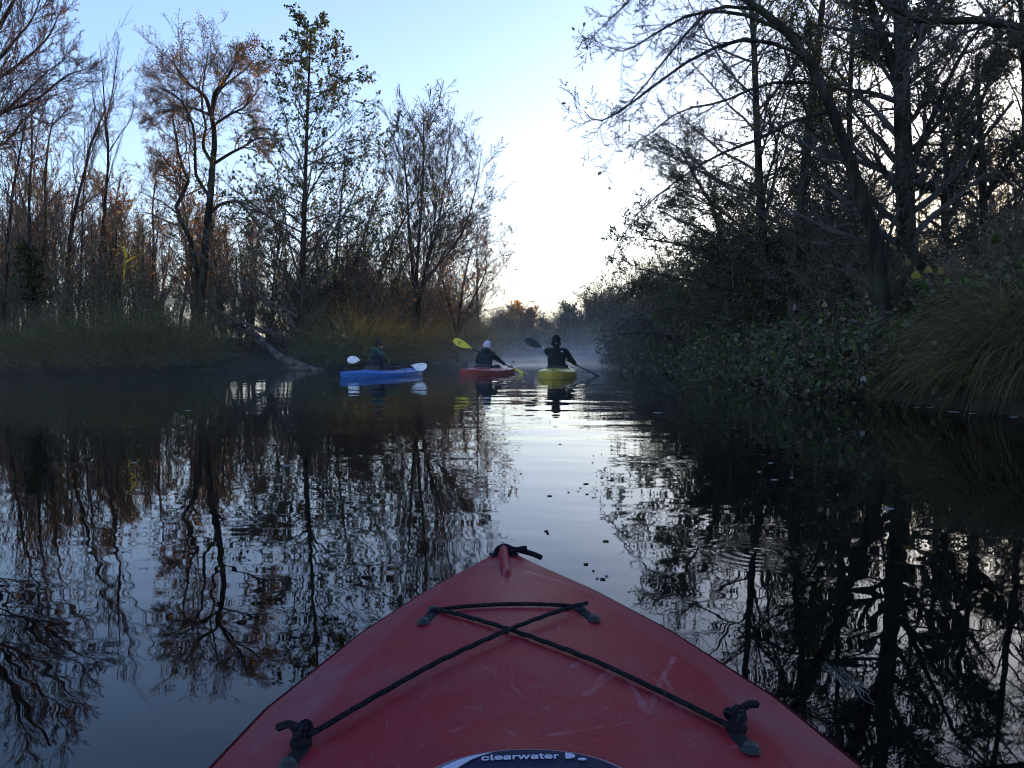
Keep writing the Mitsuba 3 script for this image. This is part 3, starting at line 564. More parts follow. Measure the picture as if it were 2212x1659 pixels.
while s < tot:
    q, nrm = along(RB, s)
    az = q[0] / q[1]
    for off, sc, kk in ((.35, .75, 0), (.9, .9, 0), (1.7, 1.0, 1), (2.6, 1.0, 0), (3.6, .95, 1), (5.0, 1.0, 1)):
        p = q - nrm * (off + R.uniform(-.3, .3)) + R.normal(size=2) * .15
        if not tussock_clear(p): continue
        if kk == 1: sc *= .6 if p[0] / p[1] > .44 else .8 if p[0] / p[1] > .36 else 1
        if kk == 0:
            instance('bramble', 'arching bramble with broad dark leaves on the right bank', 'shrub', f'bramble_kind_{R.integers(3)}', foot(*p), R.uniform(0, 360), sc * R.uniform(.8, 1.15), 'brambles of the right bank')
        else:
            instance('bank_shrub', 'dark leafy shrub behind the brambles on the right bank', 'shrub', f'leafy_kind_{R.integers(3)}' if R.random() < .7 else f'thicket_kind_{R.integers(4)}', foot(*p), R.uniform(0, 360), sc * R.uniform(.7, 1.0), 'shrubs of the right bank')
    s += .85
for i in range(40):
    y = R.uniform(6, 48); x = 9.5 + R.uniform(0, 26)
    if river_distance(np.array([[x, y]]))[0] < 3: continue
    instance('wood_tree', 'thin tree in the dim wood behind the right bank', 'tree', f'wood_kind_{R.integers(3)}', foot(x, y), R.uniform(0, 360), R.uniform(.8, 1.1), 'trees of the wood behind the right bank')
for i in range(60):
    x = R.uniform(16, 75); y = R.uniform(58, 85) + max(0, x - 40) * .3
    if x < 30: y += 6
    instance('wood_tree', 'thin tree in the dim wood behind the right bank', 'tree', f'wood_kind_{R.choice([1, 2])}', foot(x, y), R.uniform(0, 360), R.uniform(.9, 1.2), 'trees of the wood behind the right bank')
for i in range(60):
    y = R.uniform(24, 44); x = 13 + R.uniform(0, 30)
    if river_distance(np.array([[x, y]]))[0] < 1.5: continue
    instance('wood_tree', 'thin tree in the dim wood behind the right bank', 'tree', f'wood_kind_{R.choice([0, 1])}', foot(x, y), R.uniform(0, 360), R.uniform(.8, 1.1), 'trees of the wood behind the right bank')
for i in range(50):
    y = R.uniform(5, 40); x = 8.5 + R.uniform(0, 10)
    instance('wood_shrub', 'shadowy shrub under the trees behind the right bank', 'shrub', f'leafy_kind_{R.integers(3)}' if R.random() < .5 else f'thicket_kind_{R.integers(4)}', foot(x, y), R.uniform(0, 360), R.uniform(.9, 1.2) * (.6 if x / y > .42 else 1), 'undergrowth shrubs of the right wood')
# big sedge tussock at the right edge
rng = np.random.default_rng(77); n = 6500
a = rng.uniform(0, 2 * np.pi, n); r = .7 * np.sqrt(rng.random(n)); top = .7 * (1 - (r / .75) ** 2)
base = np.c_[c0[0] + r * np.cos(a), c0[1] + r * np.sin(a) * 1.2, .2 + top + rng.uniform(-.1, .1, n)]; out = np.c_[np.cos(a), np.sin(a), 0 * a]
g = blades(rng, base, out, rng.uniform(.95, 1.75, n) * rng.choice([1, 1, 1, .6], n), .0045, K=8, rise=.5, sag=1.7, jit=.26)
col = np.array([(.15, .115, .055), (.06, .062, .026), (.25, .19, .105)])[rng.choice(3, n, p=[.45, .35, .2])] * rng.uniform(.7, 1.25, (n, 1))
k = thing('large_sedge_tussock', 'huge drooping brown green sedge tussock at the right edge of the water', 'grass')
part(k, 'blades', g, 'leaf', False, color=np.repeat(col, 16, 0), kind='stuff')
peds = trimesh.creation.icosphere(3, 1.0); v = peds.vertices * [.7, .75, .7]; v = v + (meshkit.fbm(v * 3, 3, 2)[:, None] - .5) * .2 * peds.vertices
part(k, 'root_mound', (v + [c0[0], c0[1], .25], peds.faces), 'soil', True)

# ------------------------------------------------------------------ kayaks
def plastic(name, c, scuff, amount=.55, rough=.22, lo=.45, hi=.75):
    c, scuff = tuple(c), tuple(scuff)
    def col(p, n, uv):
        a = fbm(p.x * 7, p.y * 7, p.z * 7, 3); b = noise(p.x * 40 + 7 * noise(p.x * 6, p.y * 6, p.z * 6), p.y * 9, p.z * 25)
        k = smoothstep(lo, hi, a) * amount + smoothstep(.72, .95, b) * .22
        return mix(c, scuff, dr.clip(k, 0, 1))
    def rg(p, n, uv): return rough + .2 * fbm(p.x * 9, p.y * 9, p.z * 9, 2)
    scene[name] = {'type': 'twosided', 'bsdf': {'type': 'principled', 'base_color': proc(col), 'roughness': proc(rg), 'specular': .5}}
plastic('blue_plastic', (.025, .13, .42), (.16, .27, .5), .3, .25)
plastic('red_plastic', (.30, .05, .045), (.36, .17, .15), .35)
plastic('yellow_plastic', (.40, .30, .045), (.4, .34, .16), .35)
principled('black_cord', (.018, .018, .022), .8)
principled('black_plastic', (.02, .02, .022), .45)
principled('steel', (.42, .42, .45), .35, metallic=.7)
principled('white_plastic', (.78, .79, .82), .4)
principled('paddle_yellow', (.78, .62, .05), .4)
principled('alloy', (.55, .56, .6), .3, metallic=.8)
principled('seat_foam', (.03, .03, .035), .8)
principled('print_dark', (.03, .03, .035), .6)

def hull(L, beam, stern_w, zs, deck, draft, n=48, rocker=.03, sheer=.06, pw=2.1, rows=36):
    """closed loft in boat coordinates: bow at +y L/2, stern at -L/2, waterline z = 0. Returns mesh and the functions half beam and sheer height."""
    s = np.linspace(-1, 1, n)
    def hb(s): 
        return beam / 2 * np.where(s > 0, (1 - np.abs(s) ** pw) ** .92, (1 - (np.abs(s) ** 2.3)) * (1 - stern_w) + stern_w * np.sqrt(np.clip(1 - np.abs(s) ** 9, 0, 1))) + .006
    def zsh(s): return zs + sheer * np.abs(s) ** 2.2
    a = np.linspace(0, 2 * np.pi, rows, endpoint=False)
    V = []
    for q in s:
        h, z = hb(q), zsh(q); ca, sa = np.cos(a), np.sin(a)
        x = h * np.sign(ca) * np.abs(ca) ** .62
        up = deck * (.35 + .65 * (1 - q * q)) * np.minimum(1, h / (beam * .25))
        dn = (draft + z - rocker * q * q)
        zz = np.where(sa >= 0, z + up * np.abs(sa) ** 1.1, z - dn * np.abs(sa) ** .55)
        rake = np.where(sa < 0, -.10 * np.sign(q) * np.abs(q) ** 12 * np.abs(sa), 0)
        V.append(np.c_[x, q * L / 2 + rake, zz])
    V = np.vstack(V); i = np.arange(n - 1)[:, None] * rows; j = np.arange(rows)[None]; j2 = (j + 1) % rows
    f = np.stack([i + j, i + j2, i + rows + j2, i + rows + j], -1).reshape(-1, 4); f = np.vstack([f[:, [0, 1, 2]], f[:, [0, 2, 3]]])
    c0 = V[:rows].mean(0); c1 = V[-rows:].mean(0); nV = len(V); V = np.vstack([V, c0, c1]); j = np.arange(rows); j2 = (j + 1) % rows
    f = np.vstack([f, np.stack([np.full(rows, nV), j2, j], 1), np.stack([np.full(rows, nV + 1), (n - 1) * rows + j, (n - 1) * rows + j2], 1)])
    m = trimesh.Trimesh(V, f, process=False)
    if m.volume < 0: m.invert()
    return m, hb, zsh
def man(m): return m3.Manifold(m3.Mesh(np.asarray(m.vertices, np.float32), np.asarray(m.faces, np.uint32)))
def mesh_of(M):
    q = M.to_mesh(); return trimesh.Trimesh(q.vert_properties[:, :3], q.tri_verts, process=False)
def rope(points, r, n=24, sides=6): 
    p = curve(points, n); return tubes(p[None], np.full((1, n), r), sides)
def place(m, pos, rz, pitch=0):
    v, f = tri(m); c, s = math.cos(rz), math.sin(rz)
    return v @ np.array([[c, -s, 0], [s, c, 0], [0, 0, 1]]).T + pos, f
def far_kayak(label, bsdf, pos, rz, L=2.9, beam=.76, stern_w=.15, zs=.1, deck=.08):
    k = thing('kayak', label, 'kayak')
    m, hb, zsh = hull(L, beam, stern_w, zs, deck, .1, n=56, rows=40)
    th = np.linspace(0, 2 * np.pi, 40, endpoint=False); ey, ex, yc = .52, .27, -.12
    cut = m3.CrossSection([np.c_[ex * np.cos(th), yc + ey * np.sin(th)]]).extrude(1).translate([0, 0, .03])
    body = man(m) - cut
    put = lambda q: place(q, pos, rz)
    part(k, 'hull', put(mesh_of(body)), bsdf, 35)
    zc = lambda y: zsh(y * 2 / L) + deck * (.35 + .65 * (1 - (y * 2 / L) ** 2))
    rim = np.array([(ex * 1.02 * np.cos(t), yc + ey * 1.02 * np.sin(t), zc(yc + ey * np.sin(t)) - .03 * abs(math.cos(t)) + .012) for t in np.r_[th, th[:1]]])
    part(k, 'cockpit_rim', put(tubes(rim[None], np.full((1, len(rim)), .014), 6)), bsdf, True)
    seat = m3.CrossSection([np.array([(-.2, -.18), (.2, -.18), (.2, .2), (-.2, .2)])]).offset(.03, m3.JoinType.Round).extrude(.05).translate([0, yc - .05, .0])
    part(k, 'seat', put(mesh_of(seat)), 'seat_foam', 30)
    bk = m3.Manifold.batch_hull([m3.Manifold.sphere(.03, 12).translate([x, yc - .3 - .04 * (z > .2), z]) for x in (-.17, .17) for z in (.08, .2)])
    part(k, 'backrest', put(mesh_of(bk)), 'seat_foam', True)
    for sg, nm in ((1, 'bow'), (-1, 'stern')):
        y = sg * (L / 2 - .1); z = zc(y)
        part(k, 'carry_handle', put(rope([(0, y - .06, z - .02), (0.01, y - .03, z + .06), (.01, y + .05, z + .1), (0, y + .1, z + .05), (0, y + .09, z - .03)], .008)), 'black_cord', True)
    for sx in (-1, 1):
        part(k, 'deck_line', put(rope([(sx * .1, -L / 2 + .35, zc(-L / 2 + .35) - .01), (sx * .2, -L / 2 + .6, zc(-L / 2 + .6) - .02), (sx * .1, -L / 2 + .75, zc(-L / 2 + .75) + .0)], .006)), 'black_cord', True)
        for y in (.35, .75): part(k, 'deck_fitting', put(trimesh.creation.icosphere(1, .016).apply_translation([sx * hb(y * 2 / L) * .8, y, zsh(y * 2 / L) + .05])), 'black_plastic', True)
    return k, (lambda p: place((np.array([p], float), np.zeros((1, 3), int)), pos, rz)[0][0])

# ------------------------------------------------------------------ paddles
def frame(a, b, face):
    y = (b - a) / np.linalg.norm(b - a); x = face - (face @ y) * y; x /= np.linalg.norm(x); return np.stack([np.cross(y, x), y, x], 1)
def paddle(label, a, b, blade_bsdf, faces, shaft_bsdf='black_plastic', mark=None, ferrule=False):
    """a, b: tips of the blades; faces: the way each blade's face looks"""
    k = thing('paddle', label, 'paddle')
    d = (b - a) / np.linalg.norm(b - a); Lb = .44
    p0, p1 = a + d * (Lb - .06), b - d * (Lb - .06)
    part(k, 'shaft', tubes(np.stack([p0, (p0 + p1) / 2, p1])[None], np.full((1, 3), .0155), 10), shaft_bsdf, True)
    for i, (tip, fc) in enumerate(((a, faces[0]), (b, faces[1]))):
        q = tip; dd = -d if i == 0 else d; root = tip - dd * Lb
        t = np.linspace(0, 1, 25); w = np.interp(t, [0, .08, .2, .45, .7, .88, .96, 1], [.017, .02, .055, .088, .094, .075, .045, .006])
        pts = np.vstack([np.c_[w, t * Lb], np.c_[-w[::-1] * .92, t[::-1] * Lb]])
        M = m3.CrossSection([pts], m3.FillRule.Positive if False else m3.FillRule.NonZero).extrude(.012, 1).refine_to_length(.03)
        v = M.to_mesh(); f = v.tri_verts; v = v.vert_properties[:, :3].astype(float)
        v[:, 2] += -.006 - 1.4 * v[:, 0] ** 2 + .12 * (v[:, 1] - .2) ** 2
        X = frame(root, tip, fc)
        bk = part(k, 'blade', (v @ X.T + root, f), blade_bsdf, 40)
        rib = tubes((np.array([(0, y, .009 - .003 * y / Lb) for y in np.linspace(-.02, .3, 6)]) @ X.T + root)[None], np.linspace(.016, .004, 6)[None], 8)
        part(bk, 'rib', rib, blade_bsdf, True)
        if mark == 'ring':
            th = np.linspace(0, 2 * np.pi, 24); z = .012 + .12 * (.28 - .2) ** 2 - .004
            c = np.c_[.036 * np.cos(th), .28 + .036 * np.sin(th), np.full(24, z)]
            c2 = curve([(-.012, .265, z), (.012, .268, z), (0, .28, z), (.014, .294, z), (-.014, .296, z)], 24)
            part(bk, 'emblem', tubes(np.stack([c, c2]) @ X.T + root, np.full((2, 24), .0042), 5), 'print_dark', True)
        elif mark:
            for y0, x0, ln in (((.2, .045, .11), (.25, -.045, .09))):
                z = .010
                part(bk, 'lettering', tubes((np.array([(x0, y, z - 1.4 * x0 ** 2 + .12 * (y - .2) ** 2) for y in np.linspace(y0 - ln / 2, y0 + ln / 2, 6)]) @ X.T + root)[None], np.full((1, 6), .006), 4), 'print_mark' , True)
    for t in (.12, .88):
        c = p0 + (p1 - p0) * t
        part(k, 'drip_ring', tubes(np.stack([c - d * .012, c + d * .012])[None], np.full((1, 2), .032), 12), 'black_plastic', True)
    if ferrule: part(k, 'ferrule', tubes(np.stack([p0 + d * .03, p0 + d * .17])[None], np.full((1, 2), .0175), 10), 'alloy', True)
    return k
principled('print_mark', (.28, .3, .36), .6)

# ------------------------------------------------------------------ people
principled('skin', (.46, .28, .21), .55)
def cloth(name, c, var=.35):
    c = np.array(c); a, b = (c * (1 - var)).tolist(), (c * (1 + var)).tolist()
    def col(p, n, uv): return mix(a, b, fbm(p.x * 30, p.y * 30, p.z * 30, 3))
    scene[name] = {'type': 'twosided', 'bsdf': {'type': 'principled', 'base_color': proc(col), 'roughness': .85, 'sheen': .4, 'specular': .2}}
cloth('black_cloth', (.012, .013, .016)); cloth('dark_teal_cloth', (.014, .02, .024)); cloth('green_fleece', (.022, .07, .05)); cloth('vest_navy', (.010, .012, .022))
cloth('maroon_knit', (.03, .014, .014)); cloth('lavender_knit', (.55, .52, .68), .15); cloth('black_knit', (.012, .012, .014)); cloth('lining_tan', (.3, .24, .12)); cloth('logo_thread', (.55, .56, .6), .1)
def chain(bones, res, seg=14, it=8):
    """hulls of spheres between joints ((p, r), (p, r)), united and smoothed"""
    M = None
    ms = []
    for (p, r), (q, s) in bones:
        ms.append(m3.Manifold.batch_hull([m3.Manifold.sphere(r, seg).translate([float(x) for x in p]), m3.Manifold.sphere(s, seg).translate([float(x) for x in q])]))
    M = m3.Manifold.batch_boolean(ms, m3.OpType.Add).refine_to_length(res)
    t = mesh_of(M); t = trimesh.Trimesh(t.vertices, t.faces, process=True)
    trimesh.smoothing.filter_taubin(t, iterations=it)
    return t
def ik(s, h, a, b, hint):
    d = h - s; L = np.linalg.norm(d); L2 = min(L, (a + b) * .995); d /= L
    x = (a * a - b * b + L2 * L2) / (2 * L2); y = math.sqrt(max(a * a - x * x, 1e-6))
    n = hint - (hint @ d) * d; n /= np.linalg.norm(n); return s + d * x + n * y, s + d * L2
def hand(wrist, grip, axis, up, s):
    """palm and five fingers curled round a shaft through grip along axis"""
    ax = axis / np.linalg.norm(axis); d = grip - wrist; d /= np.linalg.norm(d); n = np.cross(ax, d); n /= np.linalg.norm(n)
    if n[2] < 0: n = -n
    o = grip + n * .026 * s
    B = [((wrist, .024 * s), (o - d * .012 + ax * .022 * s, .017 * s)), ((wrist, .024 * s), (o - d * .012 - ax * .024 * s, .016 * s)), ((o - d * .01 + ax * .022 * s, .016 * s), (o - d * .01 - ax * .024 * s, .015 * s))]
    for i, (t, l) in enumerate(((.032, .9), (.011, 1.05), (-.010, 1.0), (-.030, .8))):
        b0 = o + ax * t * s + d * .008; b1 = grip + ax * t * s + d * .030 * s * l + n * .012; b2 = grip + ax * t * s + d * .020 * s - n * .022 * l; b3 = grip + ax * t * s - d * .006 - n * .026
        B += [((b0, .0095 * s), (b1, .009 * s)), ((b1, .009 * s), (b2, .0085 * s)), ((b2, .0085 * s), (b3, .0075 * s))]
    t0 = wrist + (o - wrist) * .55 + ax * .026 * s; t1 = grip + ax * .045 * s - n * .006; t2 = grip + ax * .026 * s - n * .026 + d * .006
    B += [((t0, .0125 * s), (t1, .0105 * s)), ((t1, .0105 * s), (t2, .009 * s))]
    return B
def person(label, seat, rz, s, grips, axis, head_yaw=0, lean=(0, 0), twist=0, jacket='black_cloth', hat='black_knit', gloves=None, hood=None, vest=None, slouch=False, collar=True, logo=False, pants='black_cloth', girth=1.0):
    k = thing('person', label, 'person')
    c, sn = math.cos(rz), math.sin(rz); Rz = np.array([[c, -sn, 0], [sn, c, 0], [0, 0, 1]])
    inv = lambda q: Rz.T @ (np.asarray(q) - seat) / s
    lx, ly = lean
    pel = np.array([0, 0, .11]); wai = np.array([lx * .25, ly * .3 - .02, .27]); che = np.array([lx * .65, ly * .7 - .03, .43]); nk = np.array([lx, ly - .01, .575]); hd = np.array([lx * 1.15, ly * 1.1 + .03, .715])
    ct, stw = math.cos(twist), math.sin(twist); ax_s = np.array([ct, stw, 0])
    sh = [nk - ax_s * .175 * girth + [0, 0, -.055], nk + ax_s * .175 * girth + [0, 0, -.055]]
    G = [inv(g) for g in grips]; A = Rz.T @ axis
    el, wr = [], []
    for i in (0, 1):
        back = (sh[i] + [0, .1, 0] - G[i]); back /= np.linalg.norm(back)
        w = G[i] + back * .065
        e, w2 = ik(sh[i], w, .29, .27, np.array([(-.75 if i == 0 else .75), -.25, -1.0])); el.append(e); wr.append(w2)
        if np.linalg.norm(w2 - w) > .01: G[i] = G[i] + (w2 - w)
    hip = [np.array([-.09, .03, .085]), np.array([.09, .03, .085])]; kn = [np.array([-.15, .44, .17]), np.array([.15, .44, .17])]; an = [np.array([-.11, .84, .06]), np.array([.11, .84, .06])]
    cy, sy = math.cos(head_yaw), math.sin(head_yaw); Hf = np.array([-sy, cy, 0]); Hs = np.array([cy, sy, 0]); U = np.array([0, 0, 1.0])
    skull = [((hd + U * .03, .085), (hd + U * .04 - Hf * .025, .088)), ((hd + Hf * .02 - U * .02, .068), (hd + Hf * .035 - U * .075, .042)), ((hd + U * .03, .085), (hd + Hf * .02 - U * .02, .07)),
             ((hd + Hf * .085 + U * .012, .010), (hd + Hf * .108 - U * .022, .013)), ((hd + Hf * .075 - U * .05 - Hs * .012, .012), (hd + Hf * .075 - U * .05 + Hs * .012, .012)),
             ((hd + Hf * .085 - U * .06 - Hs * .012, .010), (hd + Hf * .085 - U * .06 + Hs * .012, .010)), ((hd + Hf * .07 + U * .025 - Hs * .04, .014), (hd + Hf * .07 + U * .025 + Hs * .04, .014))]
    for e in (-1, 1): skull.append(((hd + Hs * e * .088 - Hf * .01 + U * .012, .014), (hd + Hs * e * .086 - Hf * .008 - U * .022, .011)))
    body = [((pel, .12), (wai, .11)), ((wai, .11), (che, .12)), ((che, .12), (nk, .06)), ((nk, .055), (hd - U * .04, .052))] + skull
    for i in (0, 1):
        body += [((che + [0, 0, .05], .09), (sh[i], .052)), ((sh[i], .05), (el[i], .038)), ((el[i], .038), (wr[i], .026)), ((pel, .1), (hip[i], .085)), ((hip[i], .085), (kn[i], .055)), ((kn[i], .055), (an[i], .038)), ((an[i], .038), (an[i] + [0, .12, .04], .03))]
        body += hand(wr[i], G[i], A, U, 1.0)
    put = lambda m: (np.asarray(m.vertices) * s @ Rz.T + seat, np.asarray(m.faces))
    part(k, 'body', put(chain(body, .014, 12, 6)), 'skin', True)
    g = girth
    tor = [((pel, .155 * g), (wai, .15 * g)), ((wai + ax_s * .05, .135 * g), (che + ax_s * .055 * g, .135 * g)), ((wai - ax_s * .05, .135 * g), (che - ax_s * .055 * g, .135 * g)), ((che, .145 * g), (nk - [0, 0, .04], .085)), ((pel - ax_s * .06, .13 * g), (wai - ax_s * .05, .13 * g)), ((pel + ax_s * .06, .13 * g), (wai + ax_s * .05, .13 * g))]
    slv = []
    for i in (0, 1):
        slv += [((che + [0, 0, .06], .11), (sh[i], .078)), ((sh[i], .078), (el[i] * .5 + sh[i] * .5, .07)), ((el[i] * .5 + sh[i] * .5, .07), (el[i], .062)), ((el[i], .062), (el[i] * .4 + wr[i] * .6, .054)), ((el[i] * .4 + wr[i] * .6, .054), (wr[i], .044))]
    col = [((nk - [0, 0, .03], .08), (nk + [0, .0, .055], .074))] if collar else []
    def wrinkle(t, amp=.009, f=13):
        n = meshkit.fbm(np.asarray(t.vertices) * f, 3, 3) - .5; t.vertices = t.vertices + t.vertex_normals * (n * amp * 2)[:, None]; return t
    part(k, 'jacket', put(wrinkle(chain(tor + slv + col, .02, 14, 8))), jacket, True)
    if vest: part(k, 'vest', put(wrinkle(chain([((p + [0, -.005, 0], r + .02), (q + [0, -.005, 0], r2 + (.02 if q[2] < .5 else -.0))) for (p, r), (q, r2) in tor], .02, 14, 8))), vest, True)
    if hood:
        hb = nk - Hf * .085 + U * .03
        ring = [hb + Hs * math.cos(t) * .095 + (Hf * .085 + U * .0) * math.sin(t) * 1.1 + U * (.012 - .02 * math.sin(t)) for t in np.linspace(math.pi * .95, math.pi * 2.05, 9)]
        ring = [r + Hf * .05 for r in ring]
        part(k, 'hood', put(wrinkle(chain([((ring[i], .045), (ring[i + 1], .045)) for i in range(8)] + [((hb - U * .07 - Hf * .01, .05), (hb - U * .01 - Hf * .01, .065))], .018, 14, 8))), hood, True)
        if vest: part(k, 'hood_lining', put(chain([((ring[i] + U * .022 + Hf * .022, .026), (ring[i + 1] + U * .022 + Hf * .022, .026)) for i in range(8)], .018, 12, 4)), 'lining_tan', True)
    hatb = [((hd + U * .045 - Hf * .005, .1), (hd + U * .075 - Hf * .015, .093)), ((hd + U * .03 - Hf * .03, .094), (hd + U * .06 - Hf * .01, .099))]
    if slouch: hatb += [((hd + U * .07, .094), (hd + U * .095 - Hf * .05 + Hs * .03, .085)), ((hd + U * .03 - Hf * .03, .098), (hd + U * .07 - Hf * .07, .075))]
    cut = chain(hatb, .016, 18, 4)
    if slouch:
        q = np.asarray(cut.vertices) - hd; fold = np.sin((q @ (Hs * .8 + U * .6)) * 75 + 6 * meshkit.noise(q * 14, 4)); cut.vertices = cut.vertices + cut.vertex_normals * (.005 * fold)[:, None]
    M = man(cut).trim_by_plane([float(x) for x in (U + Hf * .5) / np.linalg.norm(U + Hf * .5)], float((hd + Hf * .0 + U * -.03) @ ((U + Hf * .5) / np.linalg.norm(U + Hf * .5)) - .022))
    part(k, 'beanie', put(mesh_of(M)), hat, 50)
    th = np.linspace(0, 2 * np.pi, 28); pl = (U + Hf * .5) / np.linalg.norm(U + Hf * .5); e2 = np.cross(Hs, pl); cc = hd - U * .012 - Hf * .012 - pl * .022
    br = np.array([cc + Hs * .098 * math.cos(t) + e2 * .104 * math.sin(t) for t in th])
    bm = tubes(np.stack([br]), np.full((1, 28), .016), 6); part(k, 'beanie_brim', (np.asarray(bm[0]) * s @ Rz.T + seat, bm[1]), hat, True)
    if gloves:
        for i in (0, 1):
            part(k, 'glove', put(chain([((p, r + .006), (q, r2 + .006)) for (p, r), (q, r2) in hand(wr[i], G[i], A, U, 1.0)], .012, 10, 4)), gloves, True)
    leg = []
    for i in (0, 1): leg += [((pel, .12), (hip[i], .105)), ((hip[i], .105), (kn[i], .075)), ((kn[i], .075), (an[i], .055))]
    part(k, 'trousers', put(chain(leg, .03, 12, 5)), pants, True)
    if logo:
        c0 = che + ax_s * .11 + [0, -.155, .075]
        th = np.linspace(0, math.pi / 2, 7)
        M = None
        pts = np.vstack([[0, 0], np.c_[.05 * np.cos(th), .03 * np.sin(th)]])
        q = mesh_of(m3.CrossSection([pts]).extrude(.012)); v = np.asarray(q.vertices)
        part(k, 'logo', ((c0 + np.c_[v[:, 0], -v[:, 2] + .5 * v[:, 0], v[:, 1] * .9]) * s @ Rz.T + seat, q.faces), 'logo_thread')
    return k

# --- yellow kayak and its paddler
yk = np.array([.98, 17.25, 0]); ya = math.radians(-7)
_, yl = far_kayak('short yellow kayak seen from its stern', 'yellow_plastic', yk, ya, L=2.9, beam=.80, stern_w=.45, zs=.095, deck=.08)
a, b = P(1135, 733, 18.1), P(1316, 824, 17.1)
d = (b - a) / np.linalg.norm(b - a)
paddle('black paddle with a pale ferrule held across by the paddler in the yellow kayak', a, b, 'black_plastic', (np.array([.1, -1, .3]), np.array([.2, -.5, 1])), ferrule=True)
person('person from behind in a black jacket and black beanie sitting in the yellow kayak', yl((0, -.25, .03)), ya, .97, (a + d * .86, a + d * 1.36), d, jacket='black_cloth', hat='black_knit', lean=(-.02, .05), twist=.15, logo=True, girth=1.08)
# --- red kayak
rk = np.array([-.50, 18.35, 0]); ra = math.radians(-23)
_, rl = far_kayak('short dull red kayak ahead, turned slightly to the right', 'red_plastic', rk, ra, L=2.8, beam=.74, stern_w=.3, zs=.085, deck=.07)
a, b = P(979, 734, 18.3), P(1146, 813, 18.6)
d = (b - a) / np.linalg.norm(b - a)
paddle('paddle with a bright yellow blade raised by the paddler in the white beanie', a, b, 'paddle_yellow', (np.array([.1, -1, .35]), np.array([.2, -.4, 1])), mark='ring')
person('person in a dark hooded jacket and a slouchy white beanie sitting in the red kayak', rl((0, -.25, .02)), ra, .84, (a + d * .80, a + d * 1.28), d, jacket='dark_teal_cloth', hat='lavender_knit', gloves='black_cloth', hood='dark_teal_cloth', slouch=True, lean=(.02, .04), twist=.1)
# --- blue kayak
bk = np.array([-2.74, 17.3, 0]); ba = math.radians(-29)
_, bl = far_kayak('short blue kayak nearest the left bank', 'blue_plastic', bk, ba, L=2.8, beam=.74, stern_w=.25, zs=.07, deck=.065)
a, b = P(751, 776, 18.5), P(922, 793, 16.8)
d = (b - a) / np.linalg.norm(b - a)
paddle('white bladed paddle held level across the blue kayak', a, b, 'white_plastic', (np.array([.1, -1, .25]), np.array([.1, -1, .3])), mark='text')
person('person in green fleece and dark vest looking right from the blue kayak', bl((0, -.2, .03)), ba, .86, (a + d * .75, a + d * 1.42), d, head_yaw=math.radians(-48), jacket='green_fleece', vest='vest_navy', hat='maroon_knit', hood='green_fleece', lean=(0, -.03), twist=-.35)

# ------------------------------------------------------------------ the red kayak in the foreground
def own_col(p, n, uv):
    x, y = p.x, p.y
    a = fbm(x * 5.5, y * 5.5, p.z * 5.5, 3); b = fbm(x * 22 + 4, y * 22, p.z * 22, 2)
    edge = smoothstep(.66, .76, uv.x + .10 * (noise(x * 9, y * 9, 2.0) - .5))                      # rubbed pale band along the gunwales
    c2 = fbm(x * 13 + 9, y * 13, p.z * 13, 3)
    k = edge * (.15 + .6 * a) + smoothstep(.42, .66, a) * .42 * smoothstep(.3, .7, c2) + smoothstep(.6, .85, b) * .12
    sc = mi.Float(0)
    for i, (u0, v0, u1, v1, w) in enumerate(SCRATCH):      # a few real scratches
        dx, dy = u1 - u0, v1 - v0; L2 = dx * dx + dy * dy
        t = dr.clip(((x - u0) * dx + (y - v0) * dy) / L2, 0, 1)
        dd = dr.sqrt(dr.square(x - u0 - t * dx) + dr.square(y - v0 - t * dy)) + .004 * (noise(x * 90, y * 90, float(i)) - .5)
        sc = dr.maximum(sc, smoothstep(w, w * .25, dd) * (.15 + .7 * noise(x * 60, y * 60, float(i) + 5)) * (1.0 if i < 10 else .6))
    grit = smoothstep(.93, .99, noise(x * 150, y * 150, 1.0)) * .35 + smoothstep(.80, .95, noise(x * 300 + 40 * a, y * 26 + 30 * b, 3.0)) * .16
    tip = smoothstep(TIPY - .19, TIPY - .05, y) * smoothstep(.35, .6, fbm(x * 16, y * 16, p.z * 16, 2)) * .75
    return mix(mix((.185, .005, .013), (.165, .048, .062), dr.clip(k + tip, 0, 1)), (.24, .12, .14), dr.clip(sc * .55 + grit, 0, 1))
def own_rough(p, n, uv): return .40 + .22 * fbm(p.x * 8, p.y * 8, p.z * 8, 3)
def own_bump(p, n, uv): return fbm(p.x * 26, p.y * 26, p.z * 26, 3) + .35 * noise(p.x * 260, p.y * 260, p.z * 260)
